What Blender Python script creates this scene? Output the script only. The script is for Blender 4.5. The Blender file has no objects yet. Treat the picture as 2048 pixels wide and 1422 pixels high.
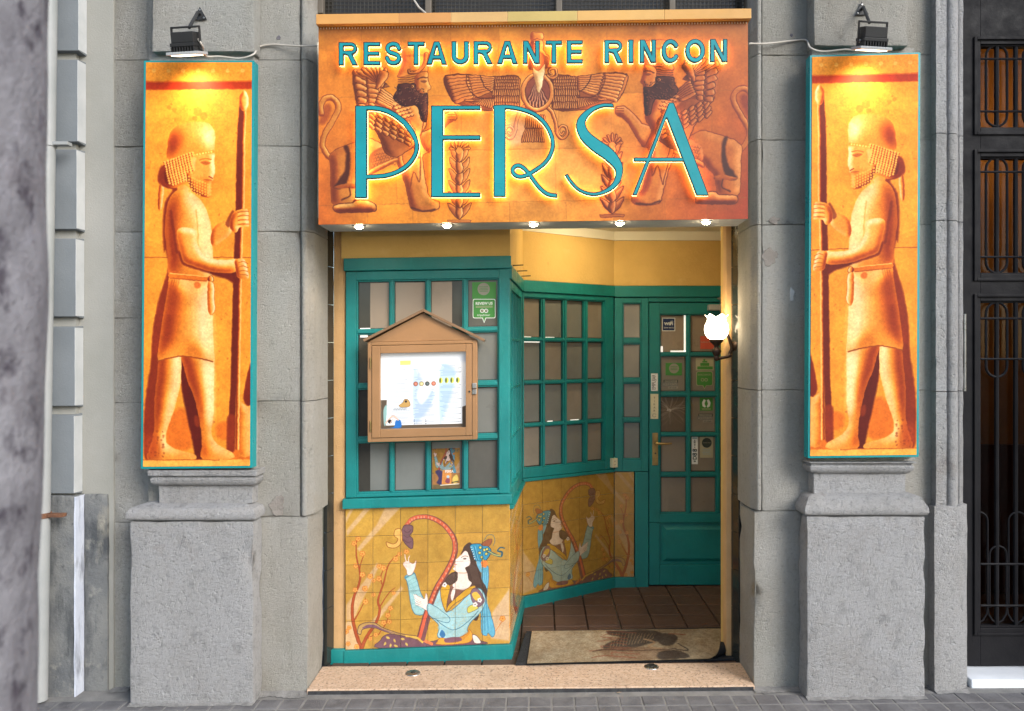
import bpy, bmesh, math, random
import numpy as np
from mathutils import Vector, noise as mnoise
R = math.radians
random.seed(7)
scene = bpy.context.scene
COL = scene.collection

# ---------------------------------------------------------------- camera, sky, sun, exposure
CAM = Vector((0.0, -3.9, 1.65)); FPX = 1593.0; PPX, PPY = 1080.0, 711.0      # metres; photo pixels
cd = bpy.data.cameras.new('camera'); cam = bpy.data.objects.new('camera', cd); COL.objects.link(cam)
cam.location = CAM; cam.rotation_euler = (R(90), 0, 0)
cd.sensor_width = 36; cd.lens = FPX/2048*36; cd.shift_x = (1024-PPX)/2048; cd.shift_y = 0
cd.clip_start = .05; cd.clip_end = 2000
cd.dof.use_dof = True; cd.dof.focus_distance = 4.0; cd.dof.aperture_fstop = 5.0
scene.camera = cam

SUN = Vector((.60, -.62, .50)).normalized()
w = bpy.data.worlds.new('World'); scene.world = w; w.use_nodes = True
nt = w.node_tree; nt.nodes.clear()
sky = nt.nodes.new('ShaderNodeTexSky'); sky.sky_type = 'NISHITA'; sky.sun_disc = False
sky.sun_elevation = math.asin(SUN.z); sky.sun_rotation = math.atan2(SUN.x, SUN.y); sky.dust_density = 1.0; sky.air_density = 1.0; sky.ozone_density = 1.0
bg = nt.nodes.new('ShaderNodeBackground'); bg.inputs['Strength'].default_value = .14
wo = nt.nodes.new('ShaderNodeOutputWorld'); nt.links.new(sky.outputs[0], bg.inputs[0]); nt.links.new(bg.outputs[0], wo.inputs[0])
sl = bpy.data.lights.new('sun', 'SUN'); sl.energy = 2.3; sl.angle = R(32); sl.color = (1, .985, .965)
so = bpy.data.objects.new('sun', sl); COL.objects.link(so); so.rotation_euler = SUN.to_track_quat('Z', 'Y').to_euler(); so.location = (4, -6, 8)
vs = scene.view_settings; vs.view_transform = 'Standard'; vs.look = 'None'; vs.gamma = 1; vs.use_curve_mapping = False; vs.exposure = 0.84

# ---------------------------------------------------------------- printed pictures (drawn with numpy)
def smooth(pts, n=5, closed=True):
    p = np.array(pts, float); m = len(p); out = []
    rng = range(m) if closed else range(m - 1)
    for i in rng:
        if closed:
            a, b, c, d = p[(i-1) % m], p[i], p[(i+1) % m], p[(i+2) % m]
        else:
            a, b, c, d = p[max(i-1, 0)], p[i], p[i+1], p[min(i+2, m-1)]
        for k in range(n):
            t = k / n
            out.append(0.5*((2*b) + (c-a)*t + (2*a-5*b+4*c-d)*t*t + (-a+3*b-3*c+d)*t**3))
    if not closed: out.append(p[-1])
    return np.array(out)

def gblur(a, s):
    if s <= 0.3: return a
    r = int(3*s)+1; k = np.exp(-0.5*(np.arange(-r, r+1)/s)**2); k /= k.sum()
    def conv(m, ax):
        pad = [(0, 0)]*m.ndim; pad[ax] = (r, r); q = np.pad(m, pad, mode='edge'); o = np.zeros_like(m)
        for i, w in enumerate(k):
            sl = [slice(None)]*m.ndim; sl[ax] = slice(i, i+m.shape[ax]); o += w*q[tuple(sl)]
        return o
    return conv(conv(a, 0), 1)

def vnoise(h, w, cell, seed):
    r = np.random.RandomState(seed); gh, gw = int(h/cell)+3, int(w/cell)+3
    g = r.rand(gh, gw); y = np.arange(h)/cell; x = np.arange(w)/cell
    yi = y.astype(int); xi = x.astype(int); fy = (y-yi); fx = (x-xi); fy = fy*fy*(3-2*fy); fx = fx*fx*(3-2*fx)
    a = g[yi][:, xi]; b = g[yi][:, xi+1]; c = g[yi+1][:, xi]; d = g[yi+1][:, xi+1]
    fx = fx[None, :]; fy = fy[:, None]
    return (a*(1-fx)+b*fx)*(1-fy) + (c*(1-fx)+d*fx)*fy

def fnoise(h, w, cell, seed, octv=4):
    o = 0; amp = 1; tot = 0
    for i in range(octv):
        o = o + amp*vnoise(h, w, max(cell/2**i, 1.0), seed+i*7); tot += amp; amp *= .55
    return o/tot

def seg_sd(X, Y, P, R=None):
    """distance from an open polyline; with radii the value is dist - radius"""
    best = np.full(X.shape, 1e9)
    for i in range(len(P)-1):
        ax, ay = P[i]; bx, by = P[i+1]; dx, dy = bx-ax, by-ay; L = dx*dx+dy*dy+1e-9
        t = np.clip(((X-ax)*dx+(Y-ay)*dy)/L, 0, 1)
        d = np.hypot(X-ax-t*dx, Y-ay-t*dy)
        if R is not None: d = d-(R[i]*(1-t)+R[i+1]*t)
        best = np.minimum(best, d)
    return best

def poly_sd(X, Y, P):
    best = np.full(X.shape, 1e9); ins = np.zeros(X.shape, bool); n = len(P)
    for i in range(n):
        ax, ay = P[i]; bx, by = P[(i+1) % n]; dx, dy = bx-ax, by-ay; L = dx*dx+dy*dy+1e-9
        t = np.clip(((X-ax)*dx+(Y-ay)*dy)/L, 0, 1)
        best = np.minimum(best, (X-ax-t*dx)**2+(Y-ay-t*dy)**2)
        if ay != by:
            c = ((ay > Y) != (by > Y)) & (X < (bx-ax)*(Y-ay)/(by-ay)+ax)
            ins ^= c
    d = np.sqrt(best)
    return np.where(ins, -d, d)

def weather(im, warp, grain, seed):
    """wobble the drawn edges and add blotches and grain like an enlarged print of old stone"""
    h, w = im.shape[:2]; X, Y = np.meshgrid(np.arange(w), np.arange(h))
    dx = (fnoise(h, w, 14, seed, 3)-.5)*2*warp*1.6; dy = (fnoise(h, w, 14, seed+50, 3)-.5)*2*warp*1.6
    xs = np.clip(X+dx, 0, w-1.001); ys = np.clip(Y+dy, 0, h-1.001); xi = xs.astype(int); yi = ys.astype(int); fx = (xs-xi)[..., None]; fy = (ys-yi)[..., None]
    o = (im[yi, xi]*(1-fx)+im[yi, np.minimum(xi+1, w-1)]*fx)*(1-fy)+(im[np.minimum(yi+1, h-1), xi]*(1-fx)+im[np.minimum(yi+1, h-1), np.minimum(xi+1, w-1)]*fx)*fy
    n = (fnoise(h, w, 5, seed+9, 3)-.5)*2*grain*1.4+(fnoise(h, w, 40, seed+19, 4)-.5)*2*grain*1.6
    r = np.random.RandomState(seed).rand(h, w)-.5
    return o*(1+(n+gblur(r, .7)*grain)[..., None]*np.array((.75, 1, 1.25)))

class Art:
    def __init__(s, x0, y0, x1, y1, sc, bg=(200, 150, 80)):
        s.x0, s.y0, s.sc = x0, y0, sc
        s.w = int(round((x1-x0)*sc)); s.h = int(round((y1-y0)*sc))
        s.im = np.empty((s.h, s.w, 3)); s.im[:] = bg
        s.T = None
    def tr(s, pts):
        p = np.array(pts, float)
        return s.T(p) if s.T else p
    def win(s, P, m):
        i0 = max(int((P[:, 0].min()-m-s.x0)*s.sc), 0); i1 = min(int((P[:, 0].max()+m-s.x0)*s.sc)+2, s.w)
        j0 = max(int((P[:, 1].min()-m-s.y0)*s.sc), 0); j1 = min(int((P[:, 1].max()+m-s.y0)*s.sc)+2, s.h)
        if i1 <= i0 or j1 <= j0: return None
        X, Y = np.meshgrid(s.x0+(np.arange(i0, i1)+.5)/s.sc, s.y0+(np.arange(j0, j1)+.5)/s.sc)
        return slice(j0, j1), slice(i0, i1), X, Y
    def put(s, a, b, m, col):
        m = m[..., None]; s.im[a, b] = s.im[a, b]*(1-m)+np.asarray(col, float)*m
    def fill(s, pts, col, soft=.7, alpha=1, sm=4, line=None, lw=1.0):
        P = s.tr(smooth(pts, sm) if sm else pts); q = s.win(P, soft*2+lw*2+1)
        if q is None: return
        a, b, X, Y = q; d = poly_sd(X, Y, P)
        so = max(soft, .5/s.sc)
        s.put(a, b, alpha*np.clip(.5-d/(2*so), 0, 1), col)
        if line is not None:
            s.put(a, b, np.clip(.5-(np.abs(d)-lw/2)/(1.0/s.sc), 0, 1), line)
    def stroke(s, pts, w, col, soft=.6, alpha=1, sm=4, w2=None):
        P = s.tr(smooth(pts, sm, False) if sm else pts)
        R = np.linspace(w/2, (w if w2 is None else w2)/2, len(P)); q = s.win(P, max(w, w2 or 0)+soft*2+1)
        if q is None: return
        a, b, X, Y = q; d = seg_sd(X, Y, P, R); so = max(soft, .5/s.sc)
        s.put(a, b, alpha*np.clip(.5-d/(2*so), 0, 1), col)
    def dot(s, x, y, r, col, alpha=1, soft=.6, ry=None):
        P = s.tr([(x, y)]); q = s.win(P, max(r, ry or 0)+2*soft+1)
        if q is None: return
        a, b, X, Y = q; d = (np.hypot((X-P[0, 0])/r, (Y-P[0, 1])/(ry or r))-1)*min(r, ry or r)
        so = max(soft, .5/s.sc); s.put(a, b, alpha*np.clip(.5-d/(2*so), 0, 1), col)
    def relief(s, pts, R, ramp, base=0, amp=1, light=(1, -.25), line=None, lw=1.2, soft=.8, sm=4, alpha=1):
        P = s.tr(smooth(pts, sm) if sm else pts); q = s.win(P, 4)
        if q is None: return
        a, b, X, Y = q; d = poly_sd(X, Y, P); t = np.clip(-d/R, 0, 1); hgt = R*s.sc*np.sin(t*math.pi/2)
        gy, gx = np.gradient(gblur(hgt, max(min(R*.30, 9)*s.sc, .8)))
        v = base-amp*np.clip(gx*light[0]+gy*light[1], -1.2, 1.2)
        s.put_ramp(a, b, alpha*np.clip(.5-d/(2*max(soft, .5/s.sc)), 0, 1), v, ramp)
        if line is not None: s.put(a, b, np.clip(.5-(np.abs(d)-lw/2)/(1.2/s.sc), 0, 1), line)
    def put_ramp(s, a, b, m, v, ramp):
        xs = [r[0] for r in ramp]; c = np.stack([np.interp(v, xs, [r[1][k] for r in ramp]) for k in range(3)], -1)
        s.put(a, b, m, c)
    def tube(s, pts, w, ramp, w2=None, light=(1, -.25), amp=1, base=0, sm=5, line=None, lw=1.2):
        P = s.tr(smooth(pts, sm, False)); R = np.linspace(w/2, (w if w2 is None else w2)/2, len(P)); q = s.win(P, w+3)
        if q is None: return
        a, b, X, Y = q; d = seg_sd(X, Y, P, R); gy, gx = np.gradient(gblur(d, 1)); n = np.hypot(gx, gy)+1e-6
        t = np.clip(-d/(w/2), 0, 1); sl = np.cos(t*math.pi/2)
        s.put_ramp(a, b, np.clip(.5-d/1.4, 0, 1), base+amp*sl*(gx/n*light[0]+gy/n*light[1]), ramp)
        if line is not None: s.put(a, b, np.clip(.5-(np.abs(d)-lw/2)/(1.2/s.sc), 0, 1), line)
    def mottle(s, cell, amt, seed, tint=(1, 1, 1)):
        n = fnoise(s.h, s.w, cell*s.sc, seed)-.5
        s.im *= 1+amt*2*n[..., None]*np.asarray(tint)

GR = [(-1.1, (84, 18, 12)), (-.7, (140, 40, 14)), (-.35, (204, 92, 22)), (-.1, (226, 128, 36)), (.1, (236, 150, 56)), (.45, (246, 180, 98)), (1, (254, 222, 168))]

def art_guard():
    """standing guard in relief with a spear, print 215 x 810"""
    A = Art(0, 0, 215, 810, 1.6, (236, 144, 40))
    q5 = lambda p: [((X-60+(Y-350)*.004)/2.843, (Y-350)/2.843) for X, Y in p]
    q6 = lambda p: [((X-54+Y*.0075)/2.843, 357+Y/2.843) for X, Y in p]
    mar = (132, 40, 16)
    A.mottle(60, .10, 3, (.6, 1, 1.6)); A.mottle(9, .05, 31, (.5, 1, 1.4))
    r = np.random.RandomState(5)
    # carved rosettes along the lintel and the dark band under it
    for i in range(7):
        for k in range(7):
            a = k*math.tau/7; A.stroke([(16+30*i, 17), (16+30*i+11*math.cos(a), 17+11*math.sin(a))], 2, (205, 120, 30), 1.2, .5)
        A.dot(16+30*i, 17, 4, (250, 190, 90), .6, 1)
    A.fill([(0, 38), (60, 39), (110, 37), (160, 38), (215, 37), (215, 54), (150, 54), (90, 55), (0, 55)], (172, 44, 12), 1.5, 1, 0)
    A.stroke([(0, 39), (215, 38)], 2.4, (210, 90, 20), 1)
    for i in range(70):
        A.dot(r.rand()*215, 60+r.rand()*740, .8+r.rand()*1.8, (170, 72, 18), .25+.4*r.rand(), 1, .7+r.rand()*2)
    for x, y, k in ((128, 66, 3), (142, 64, 3), (112, 70, 2), (48, 90, 4), (58, 95, 5), (105, 98, 9), (118, 108, 8), (100, 112, 5)):
        A.dot(x, y, k, (175, 95, 25), .55, 1.5)
    A.stroke(q6([(50, 95), (250, 96), (580, 98), (668, 100)]), 1.6, (165, 70, 20), .8)
    # reddish scars on the ground
    for p in ([(200, 1000), (290, 965), (322, 1180), (185, 1165)], [(470, 1050), (540, 1040), (528, 1135), (470, 1120)], [(590, 1180), (660, 1170), (660, 1250), (500, 1255)]):
        A.fill(q6(p), (214, 92, 22), 4, .75)
    A.fill(q6([(672, 700), (650, 740), (632, 820), (620, 900), (640, 945), (672, 950)]), (120, 32, 14), 1.5)
    A.relief(q6([(590, 935), (640, 950), (672, 960), (672, 1210), (585, 1205)]), 14, GR, .15, .5)
    # spear: shadow then shaft
    A.stroke(q5([(622, 545), (606, 800), (598, 1190)])+q6([(590, 0), (580, 300), (565, 800), (555, 1000)]), 13, (104, 28, 14), 1.4)
    A.stroke(q6([(552, 1020), (547, 1190)]), 18, mar, 2)
    A.tube(q5([(632, 600), (625, 800), (620, 1190)])+q6([(609, 0), (601, 300), (591, 800), (585, 1190)]), 7, GR, None, (1, 0), .7, -.18)
    A.relief(q5([(605, 600), (600, 560), (622, 508), (645, 530), (655, 580), (640, 625), (618, 625)]), 6, GR, .15, .7)
    # cast shadow of the body, left of it
    sh = q5([(165, 940), (134, 985), (140, 1040), (215, 1072), (172, 1150), (160, 1290), (166, 1422)])+q6([(176, 60), (188, 150), (150, 300), (105, 480), (88, 700), (58, 900), (48, 1080), (58, 1240), (110, 1240), (140, 1000), (170, 600), (240, 300), (330, 60)])+q5([(330, 1300), (250, 1080)])
    A.fill(sh, mar, 2.2)
    # ribbon behind the neck
    A.relief(q5([(142, 1040), (166, 1050), (163, 1120), (153, 1188), (134, 1182), (131, 1120)]), 5, GR, 0, .6)
    # torso
    A.relief(q5([(232, 1085), (290, 1050), (335, 1095), (375, 1130), (412, 1190), (438, 1280), (446, 1400)])+q6([(446, 40), (440, 215), (330, 225), (200, 205), (190, 100), (178, 20)])+q5([(172, 1300), (182, 1190), (200, 1125)]), 38, GR, .08, .62)
    A.fill(q5([(365, 1160), (400, 1210), (430, 1300), (438, 1422), (360, 1422), (355, 1280)]), (252, 200, 120), 7, .55)
    A.stroke(q5([(352, 1190), (362, 1300), (366, 1422)]), 2.2, (222, 130, 40), 1.4, .7)
    A.stroke(q5([(205, 1200), (222, 1300), (240, 1422)])+q6([(255, 70), (275, 125), (330, 150), (420, 176)]), 5.5, (130, 40, 16), 1.6)
    A.stroke(q5([(185, 1240), (196, 1422)])+q6([(200, 100)]), 7, (186, 78, 20), 3, .7)
    # far forearm and hand on the shaft
    A.relief(q5([(446, 1300), (528, 1250), (560, 1300), (540, 1340), (448, 1400)]), 8, GR, -.02, .5)
    A.fill(q5([(522, 1265), (560, 1195), (575, 1215), (545, 1290)]), (120, 36, 14), 1.6, .8)
    A.relief(q5([(548, 1255), (568, 1205), (610, 1188), (650, 1192), (655, 1240), (652, 1290), (605, 1290), (588, 1318), (566, 1316), (548, 1292)]), 9, GR, .05, .7)
    for k in range(4):
        y = 1200+k*24; A.stroke(q5([(592, y+6), (622, y), (656, y+2)]), 1.6, (176, 74, 22), .8); A.stroke(q5([(596, y+14), (652, y+12)]), 3, (252, 190, 100), 1, .6)
    # legs
    A.fill(q6([(256, 600), (262, 800), (285, 950), (318, 1100), (348, 1248), (386, 1248), (380, 1100), (360, 960), (332, 860), (300, 740)]), (92, 22, 12), 2)
    A.fill(q6([(140, 610), (112, 800), (84, 960), (60, 1100), (60, 1235), (120, 1235), (110, 1100), (140, 900)]), mar, 2.5)
    A.relief(q6([(150, 590), (200, 585), (258, 585), (264, 780), (242, 900), (205, 1020), (178, 1100), (186, 1160), (250, 1196), (338, 1218), (338, 1246), (200, 1246), (72, 1246), (92, 1150), (110, 1060), (112, 900)]), 26, GR, .04, .66)
    A.relief(q6([(256, 590), (360, 585), (446, 590), (452, 820), (450, 960), (440, 1060), (440, 1120), (480, 1170), (556, 1212), (552, 1246), (386, 1248), (382, 1160), (374, 1060), (340, 900), (292, 770)]), 32, GR, .08, .66)
    A.fill(q6([(400, 700), (446, 700), (450, 960), (432, 1050), (405, 1000), (410, 850)]), (255, 214, 150), 7, .7)
    A.fill(q6([(340, 1000), (368, 1010), (366, 1060), (342, 1050)]), (140, 46, 18), 2, .8)
    A.fill(q6([(60, 1120), (140, 1120), (150, 1240), (60, 1245)]), (170, 60, 20), 6, .5)
    for k in range(26): A.dot(*q6([(60+r.rand()*110, 1080+r.rand()*165)])[0], 1+2*r.rand(), (120, 40, 16), .5, 1)
    A.fill(q6([(40, 1250), (672, 1252), (672, 1300), (40, 1300)]), (248, 172, 70), 1.2, .9, 0)
    A.stroke(q6([(44, 1250), (340, 1250), (480, 1254)]), 1.6, (178, 76, 22), .9)
    # kilt
    A.fill(q6([(185, 205), (205, 210), (175, 380), (150, 520), (132, 690), (96, 700), (112, 480), (140, 320)]), mar, 2.5)
    A.relief(q6([(204, 200), (330, 222), (440, 232), (446, 420), (450, 640), (449, 680), (446, 690), (360, 670), (250, 660), (140, 684), (130, 680), (130, 640), (140, 560), (165, 400), (188, 280)]), 46, GR, .08, .62)
    A.fill(q6([(400, 420), (446, 420), (446, 688), (395, 672)]), (253, 205, 130), 8, .6)
    for k in range(4):
        A.stroke(q6([(212+k*14, 225), (198+k*12, 300), (184+k*9, 420)]), 2.2, (176, 66, 18), 1, .75-.12*k)
    A.stroke(q6([(128, 686), (250, 660), (360, 670), (446, 692)]), 2.4, (150, 60, 18), .9)
    A.fill(q6([(200, 186), (300, 196), (412, 206), (412, 230), (300, 222), (202, 212)]), (218, 106, 26), 1)
    A.stroke(q6([(200, 186), (300, 196), (412, 206)]), 1.6, (250, 185, 90), .8); A.stroke(q6([(202, 213), (300, 223), (412, 231)]), 1.8, (170, 66, 18), .8)
    A.relief(q6([(416, 220), (430, 203), (448, 210), (448, 232), (430, 240)]), 4, GR, -.1, .8, line=(150, 60, 20))
    A.relief(q6([(420, 242), (452, 246), (457, 330), (458, 395), (438, 425), (420, 400), (416, 320)]), 6, GR, .2, .6, line=(196, 104, 30), lw=1)
    A.dot(*q6([(358, 255)])[0], 7, (206, 88, 26), .85, 1.6)
    # near forearm and hand
    A.fill(q6([(430, 172), (560, 178), (600, 205), (570, 244), (520, 220), (440, 196)]), (104, 28, 14), 2.2)
    A.relief(q6([(245, 0), (262, 70), (285, 120), (340, 146), (430, 176), (500, 186), (572, 182), (592, 148), (586, 108), (520, 112), (450, 104), (400, 80), (360, 20), (350, -60), (250, -70)]), 13, GR, .12, .7, (.55, -.8))
    A.relief(q6([(572, 118), (600, 104), (630, 112), (646, 160), (654, 216), (616, 222), (590, 214), (580, 180)]), 8, GR, .12, .7)
    for k in range(4):
        A.stroke(q6([(596, 128+k*24), (622, 122+k*25), (648, 136+k*22)]), 1.6, (190, 92, 26), .8)
    # head: helmet, hair, face, beard
    A.fill(q5([(166, 935), (138, 975), (134, 1020), (160, 1056), (216, 1074), (232, 1050), (190, 940)]), mar, 1.6)
    A.relief(q5([(346, 872), (450, 862), (457, 920), (462, 975), (452, 1006), (446, 1024), (360, 1030), (300, 1030), (300, 900)]), 10, GR, .08, .7)
    A.relief(q5([(196, 905), (186, 830), (196, 765), (226, 722), (275, 700), (345, 687), (405, 692), (442, 715), (462, 762), (458, 830), (450, 868), (345, 882)]), 40, GR, .02, .65)
    A.stroke(q5([(205, 905), (300, 886), (380, 868), (450, 858)]), 5, (226, 132, 36), 1)
    for k in range(15): A.dot(*q5([(210+k*16.5, 903-k*3.1)])[0], 1.9, (252, 196, 96), .9, .6)
    A.relief(q5([(206, 905), (342, 876), (346, 960), (330, 990), (300, 990), (300, 1034), (262, 1052), (216, 1066), (178, 1050), (164, 1000), (168, 945)]), 14, GR, -.28, .7)
    for i in range(11):
        for j in range(12):
            X = 172+i*16+j*3; Y = 918+j*13.5-i*5.5
            if Y < 1052-(.35*max(X-215, 0)) and X < 338: A.dot(*q5([(X, Y)])[0], 2.3, (250, 182, 78), .9, .6); A.dot(*q5([(X-7, Y+5)])[0], 1.5, (140, 46, 16), .7, .6)
    A.relief(q5([(298, 985), (322, 985), (345, 1004), (395, 1022), (442, 1020), (438, 1060), (433, 1118), (392, 1116), (345, 1094), (314, 1055)]), 9, GR, -.3, .6)
    for i in range(9):
        for j in range(6):
            X = 312+i*15.5; Y = 1002+i*6.2+j*16
            if Y < 1112 and X < 438: A.dot(*q5([(X, Y)])[0], 2.1, (246, 168, 62), .9, .6)
    A.stroke(q5([(372, 908), (405, 898), (438, 904)]), 2.2, (196, 98, 28), .8)
    A.fill(q5([(378, 922), (405, 912), (436, 922), (410, 936)]), (168, 74, 22), 1, .85)
    A.stroke(q5([(425, 1000), (446, 1010)]), 2.4, (150, 54, 18), .8); A.stroke(q5([(396, 1020), (440, 1020)]), 1.8, (176, 76, 24), .8)
    A.mottle(5, .05, 77, (.6, 1, 1.5))
    return A.im

def art_sign():
    """winged ring between two winged sphinxes on old wall blocks; photo pixels"""
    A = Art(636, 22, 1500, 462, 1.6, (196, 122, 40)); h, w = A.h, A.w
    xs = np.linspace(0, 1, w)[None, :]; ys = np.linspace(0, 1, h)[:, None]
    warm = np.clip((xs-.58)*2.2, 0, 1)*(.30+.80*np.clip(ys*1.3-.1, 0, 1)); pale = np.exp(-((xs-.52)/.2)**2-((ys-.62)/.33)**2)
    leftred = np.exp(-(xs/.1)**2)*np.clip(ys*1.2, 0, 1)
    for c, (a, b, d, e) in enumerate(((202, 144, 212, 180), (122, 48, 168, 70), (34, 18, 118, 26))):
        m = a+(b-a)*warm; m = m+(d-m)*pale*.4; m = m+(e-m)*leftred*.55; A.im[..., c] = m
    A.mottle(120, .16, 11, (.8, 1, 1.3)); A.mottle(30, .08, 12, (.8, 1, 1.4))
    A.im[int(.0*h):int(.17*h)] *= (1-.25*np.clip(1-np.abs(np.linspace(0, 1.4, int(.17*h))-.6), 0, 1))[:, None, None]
    r = np.random.RandomState(3)
    for i, x in enumerate((720, 800, 900, 1000, 1105, 1210, 1310, 1400)):
        for j, (ya, yb) in enumerate(((22, 190), (190, 300), (300, 405), (405, 462))):
            xx = x+(20 if j % 2 else 0)+r.randint(-8, 8); A.stroke([(xx, ya), (xx+1, yb)], 1, (130, 75, 30), .8, .5, 0)
            t = .93+.14*r.rand(); ia = int((ya-22)*1.6); ib = int((yb-22)*1.6); ja = int((xx-636)*1.6); A.im[ia:ib, ja:ja+160] *= np.array((t, t, t*.97))
    for y in (190, 300, 405): A.stroke([(636, y), (860, y-1), (1240, y-3), (1500, y-4)], 1.1, (135, 78, 32), .7, .6)
    ln = (74, 28, 14)
    BR = [(-1, (78, 30, 14)), (-.4, (134, 66, 28)), (0, (184, 104, 44)), (.5, (208, 142, 72)), (1, (230, 178, 112))]
    DK = [(-1, (34, 13, 11)), (0, (66, 30, 22)), (1, (120, 68, 44))]
    OR = [(-1, (96, 34, 16)), (-.4, (150, 70, 26)), (0, (188, 112, 42)), (.5, (210, 142, 64)), (1, (230, 172, 96))]
    za = lambda p: [(630+X/3.952, 90+Y/3.952) for X, Y in p]
    zc = lambda p: [(870+X/5.12, 50+Y/5.12) for X, Y in p]

    def quill(a, b, wd, ramp=BR, c=None):
        (ax, ay), (bx, by) = a, b; dx, dy = bx-ax, by-ay; L = math.hypot(dx, dy); nx, ny = -dy/L*wd/2, dx/L*wd/2
        A.relief([(ax+nx*.7, ay+ny*.7), (bx+nx-dx*.12, by+ny-dy*.12), (bx, by), (bx-nx-dx*.12, by-ny-dy*.12), (ax-nx*.7, ay-ny*.7)], wd*.5, ramp, 0, .8, line=ln, lw=1.1, sm=2)

    def sphinx():
        g = lambda p: za(p)
        # soft shadow around the body
        A.fill(g([(110, 760), (330, 700), (640, 820), (840, 600), (900, 700), (920, 1300), (740, 1310), (650, 960), (440, 1000), (330, 1110), (480, 1310), (150, 1310), (95, 950)]), (150, 82, 30), 10, .35)
        A.tube(g([(52, 520), (46, 450), (85, 398), (145, 398), (182, 450), (172, 520), (120, 610), (70, 700), (62, 780), (100, 850), (142, 880)]), 10.5, OR, 11, (.6, -.8), .8, .05, line=(128, 52, 22), lw=1.5)
        A.fill(g([(62, 520), (70, 460), (110, 440), (130, 470), (120, 520), (80, 600), (30, 600), (40, 560)]), (120, 40, 24), 3, .55)
        # hind quarters
        A.relief(g([(120, 930), (112, 860), (150, 815), (230, 775), (330, 745), (430, 720), (520, 760), (560, 800), (500, 930), (430, 960), (380, 1030), (330, 1090), (300, 1230), (150, 1240), (125, 1100)]), 16, OR, 0, .8, line=(120, 50, 22), lw=1.4)
        A.fill(g([(225, 780), (246, 850), (238, 940), (214, 1010), (150, 1104), (215, 1112), (262, 1040), (280, 930), (276, 840), (255, 775)]), (66, 28, 18), 2.2, .95)
        A.relief(g([(150, 1104), (240, 1075), (330, 1080), (330, 1110), (220, 1114)]), 5, OR, -.3, .6)
        A.stroke(g([(270, 1110), (275, 1170), (210, 1205)]), 3, (84, 36, 20), 1.2)
        A.relief(g([(150, 1245), (240, 1232), (300, 1228), (330, 1205), (420, 1212), (470, 1235), (482, 1270), (468, 1300), (320, 1304), (170, 1302)]), 10, OR, -.15, 1, (.2, -1), line=(88, 36, 20), lw=1.6)
        # chest, belly scales, fore leg
        A.relief(g([(640, 800), (700, 600), (720, 470), (800, 470), (860, 560), (880, 620), (830, 720), (910, 830), (850, 880), (900, 1170), (980, 1230), (960, 1296), (780, 1296), (740, 1210), (700, 1050), (640, 880)]), 13, OR, 0, .8, line=(110, 46, 22), lw=1.5)
        A.relief(g([(436, 850), (560, 780), (650, 850), (640, 880), (436, 965)]), 8, BR, -.1, .5)
        for i in range(9):
            for j in range(5):
                x, y = 445+i*22+(j % 2)*11, 945-j*22-i*6+max(0, i-5)*9; A.stroke(g([(x, y), (x+10, y+10), (x+20, y-2)]), 1.4, (116, 58, 28), .6, .9, 3)
        A.relief(g([(436, 965), (640, 880), (640, 905), (436, 1010)]), 5, OR, 0, .7, (.2, -1), line=(120, 54, 24), lw=1)
        A.tube(g([(700, 960), (670, 870), (680, 800), (740, 770), (800, 800), (820, 870)]), 9, OR, 7, (.4, -.9), .9, 0, line=(112, 48, 22), lw=1.4)
        A.stroke(g([(690, 960), (730, 1090), (745, 1140), (780, 990), (825, 1070), (835, 880)]), 2.2, (110, 48, 22), .9)
        A.stroke(g([(765, 1275), (850, 1300), (950, 1290)]), 4, (70, 30, 20), 1.5, .9)
        # raised arm and hand towards the plant
        A.relief(g([(830, 700), (910, 650), (990, 560), (1060, 520), (1110, 530), (1115, 585), (1060, 610), (1000, 680), (930, 800), (880, 830)]), 8, OR, .05, .8, (.2, -1), line=(112, 48, 22), lw=1.5)
        for k in range(3): A.stroke(g([(1050, 540+k*20), (1108, 540+k*18)]), 1.6, (120, 54, 24), .7)
        # wings: lower rows of short feathers then the long quills
        A.relief(g([(438, 560), (560, 540), (680, 590), (760, 660), (785, 760), (650, 860), (570, 830), (530, 710), (470, 640)]), 9, BR, -.25, .6, line=ln, lw=1.3)
        for i in range(5):
            for j in range(11-i):
                t = j/10; x = 455+i*62+t*(150-i*12)-40*t*(1-t); y = 575-i*4+t*(250-i*25)
                quill(g([(x, y)])[0], g([(x+44-i*2, y+12+t*6)])[0], 5.4)
        A.relief(g([(330, 440), (560, 470), (700, 560), (790, 680), (780, 780), (650, 870), (560, 840), (500, 700), (420, 580)]), 14, BR, -.3, .6, line=ln, lw=1.3)
        for i in range(4):
            for j in range(7): quill(g([(380+j*58-i*6, 470+j*30+i*34)])[0], g([(420+j*58-i*4, 512+j*26+i*36)])[0], 8)
        A.relief(g([(300, 180), (420, 170), (560, 180), (590, 230), (520, 330), (640, 440), (760, 560), (700, 580), (560, 480), (350, 470), (305, 330)]), 9, BR, -.35, .5)
        for k in range(6):                         # outer column
            y = 215+k*48; quill(g([(400+k*1, y+20)])[0], g([(300+k*8, y-(28-k*9))])[0], 12)
        for k in range(7):                         # second column
            y = 205+k*40; quill(g([(520-k*8, y+30-k*2)])[0], g([(402+k*3, y+16)])[0], 10)
        for k in range(7):                         # upper fan
            a = k/6; quill(g([(560-30*a, 300+a*10)])[0], g([(330+a*230, 185-40*math.sin(a*2.6))])[0], 9)
        for k in range(6):                         # sweeping quills down to the shoulder
            a = k/5; quill(g([(640-40*a, 430+50*a)])[0], g([(480+20*(1-a)*2, 330+a*95)])[0], 8)
        A.relief(g([(520, 190), (580, 200), (560, 260), (500, 330), (480, 300)]), 7, BR, -.1, .7, line=ln)
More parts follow.
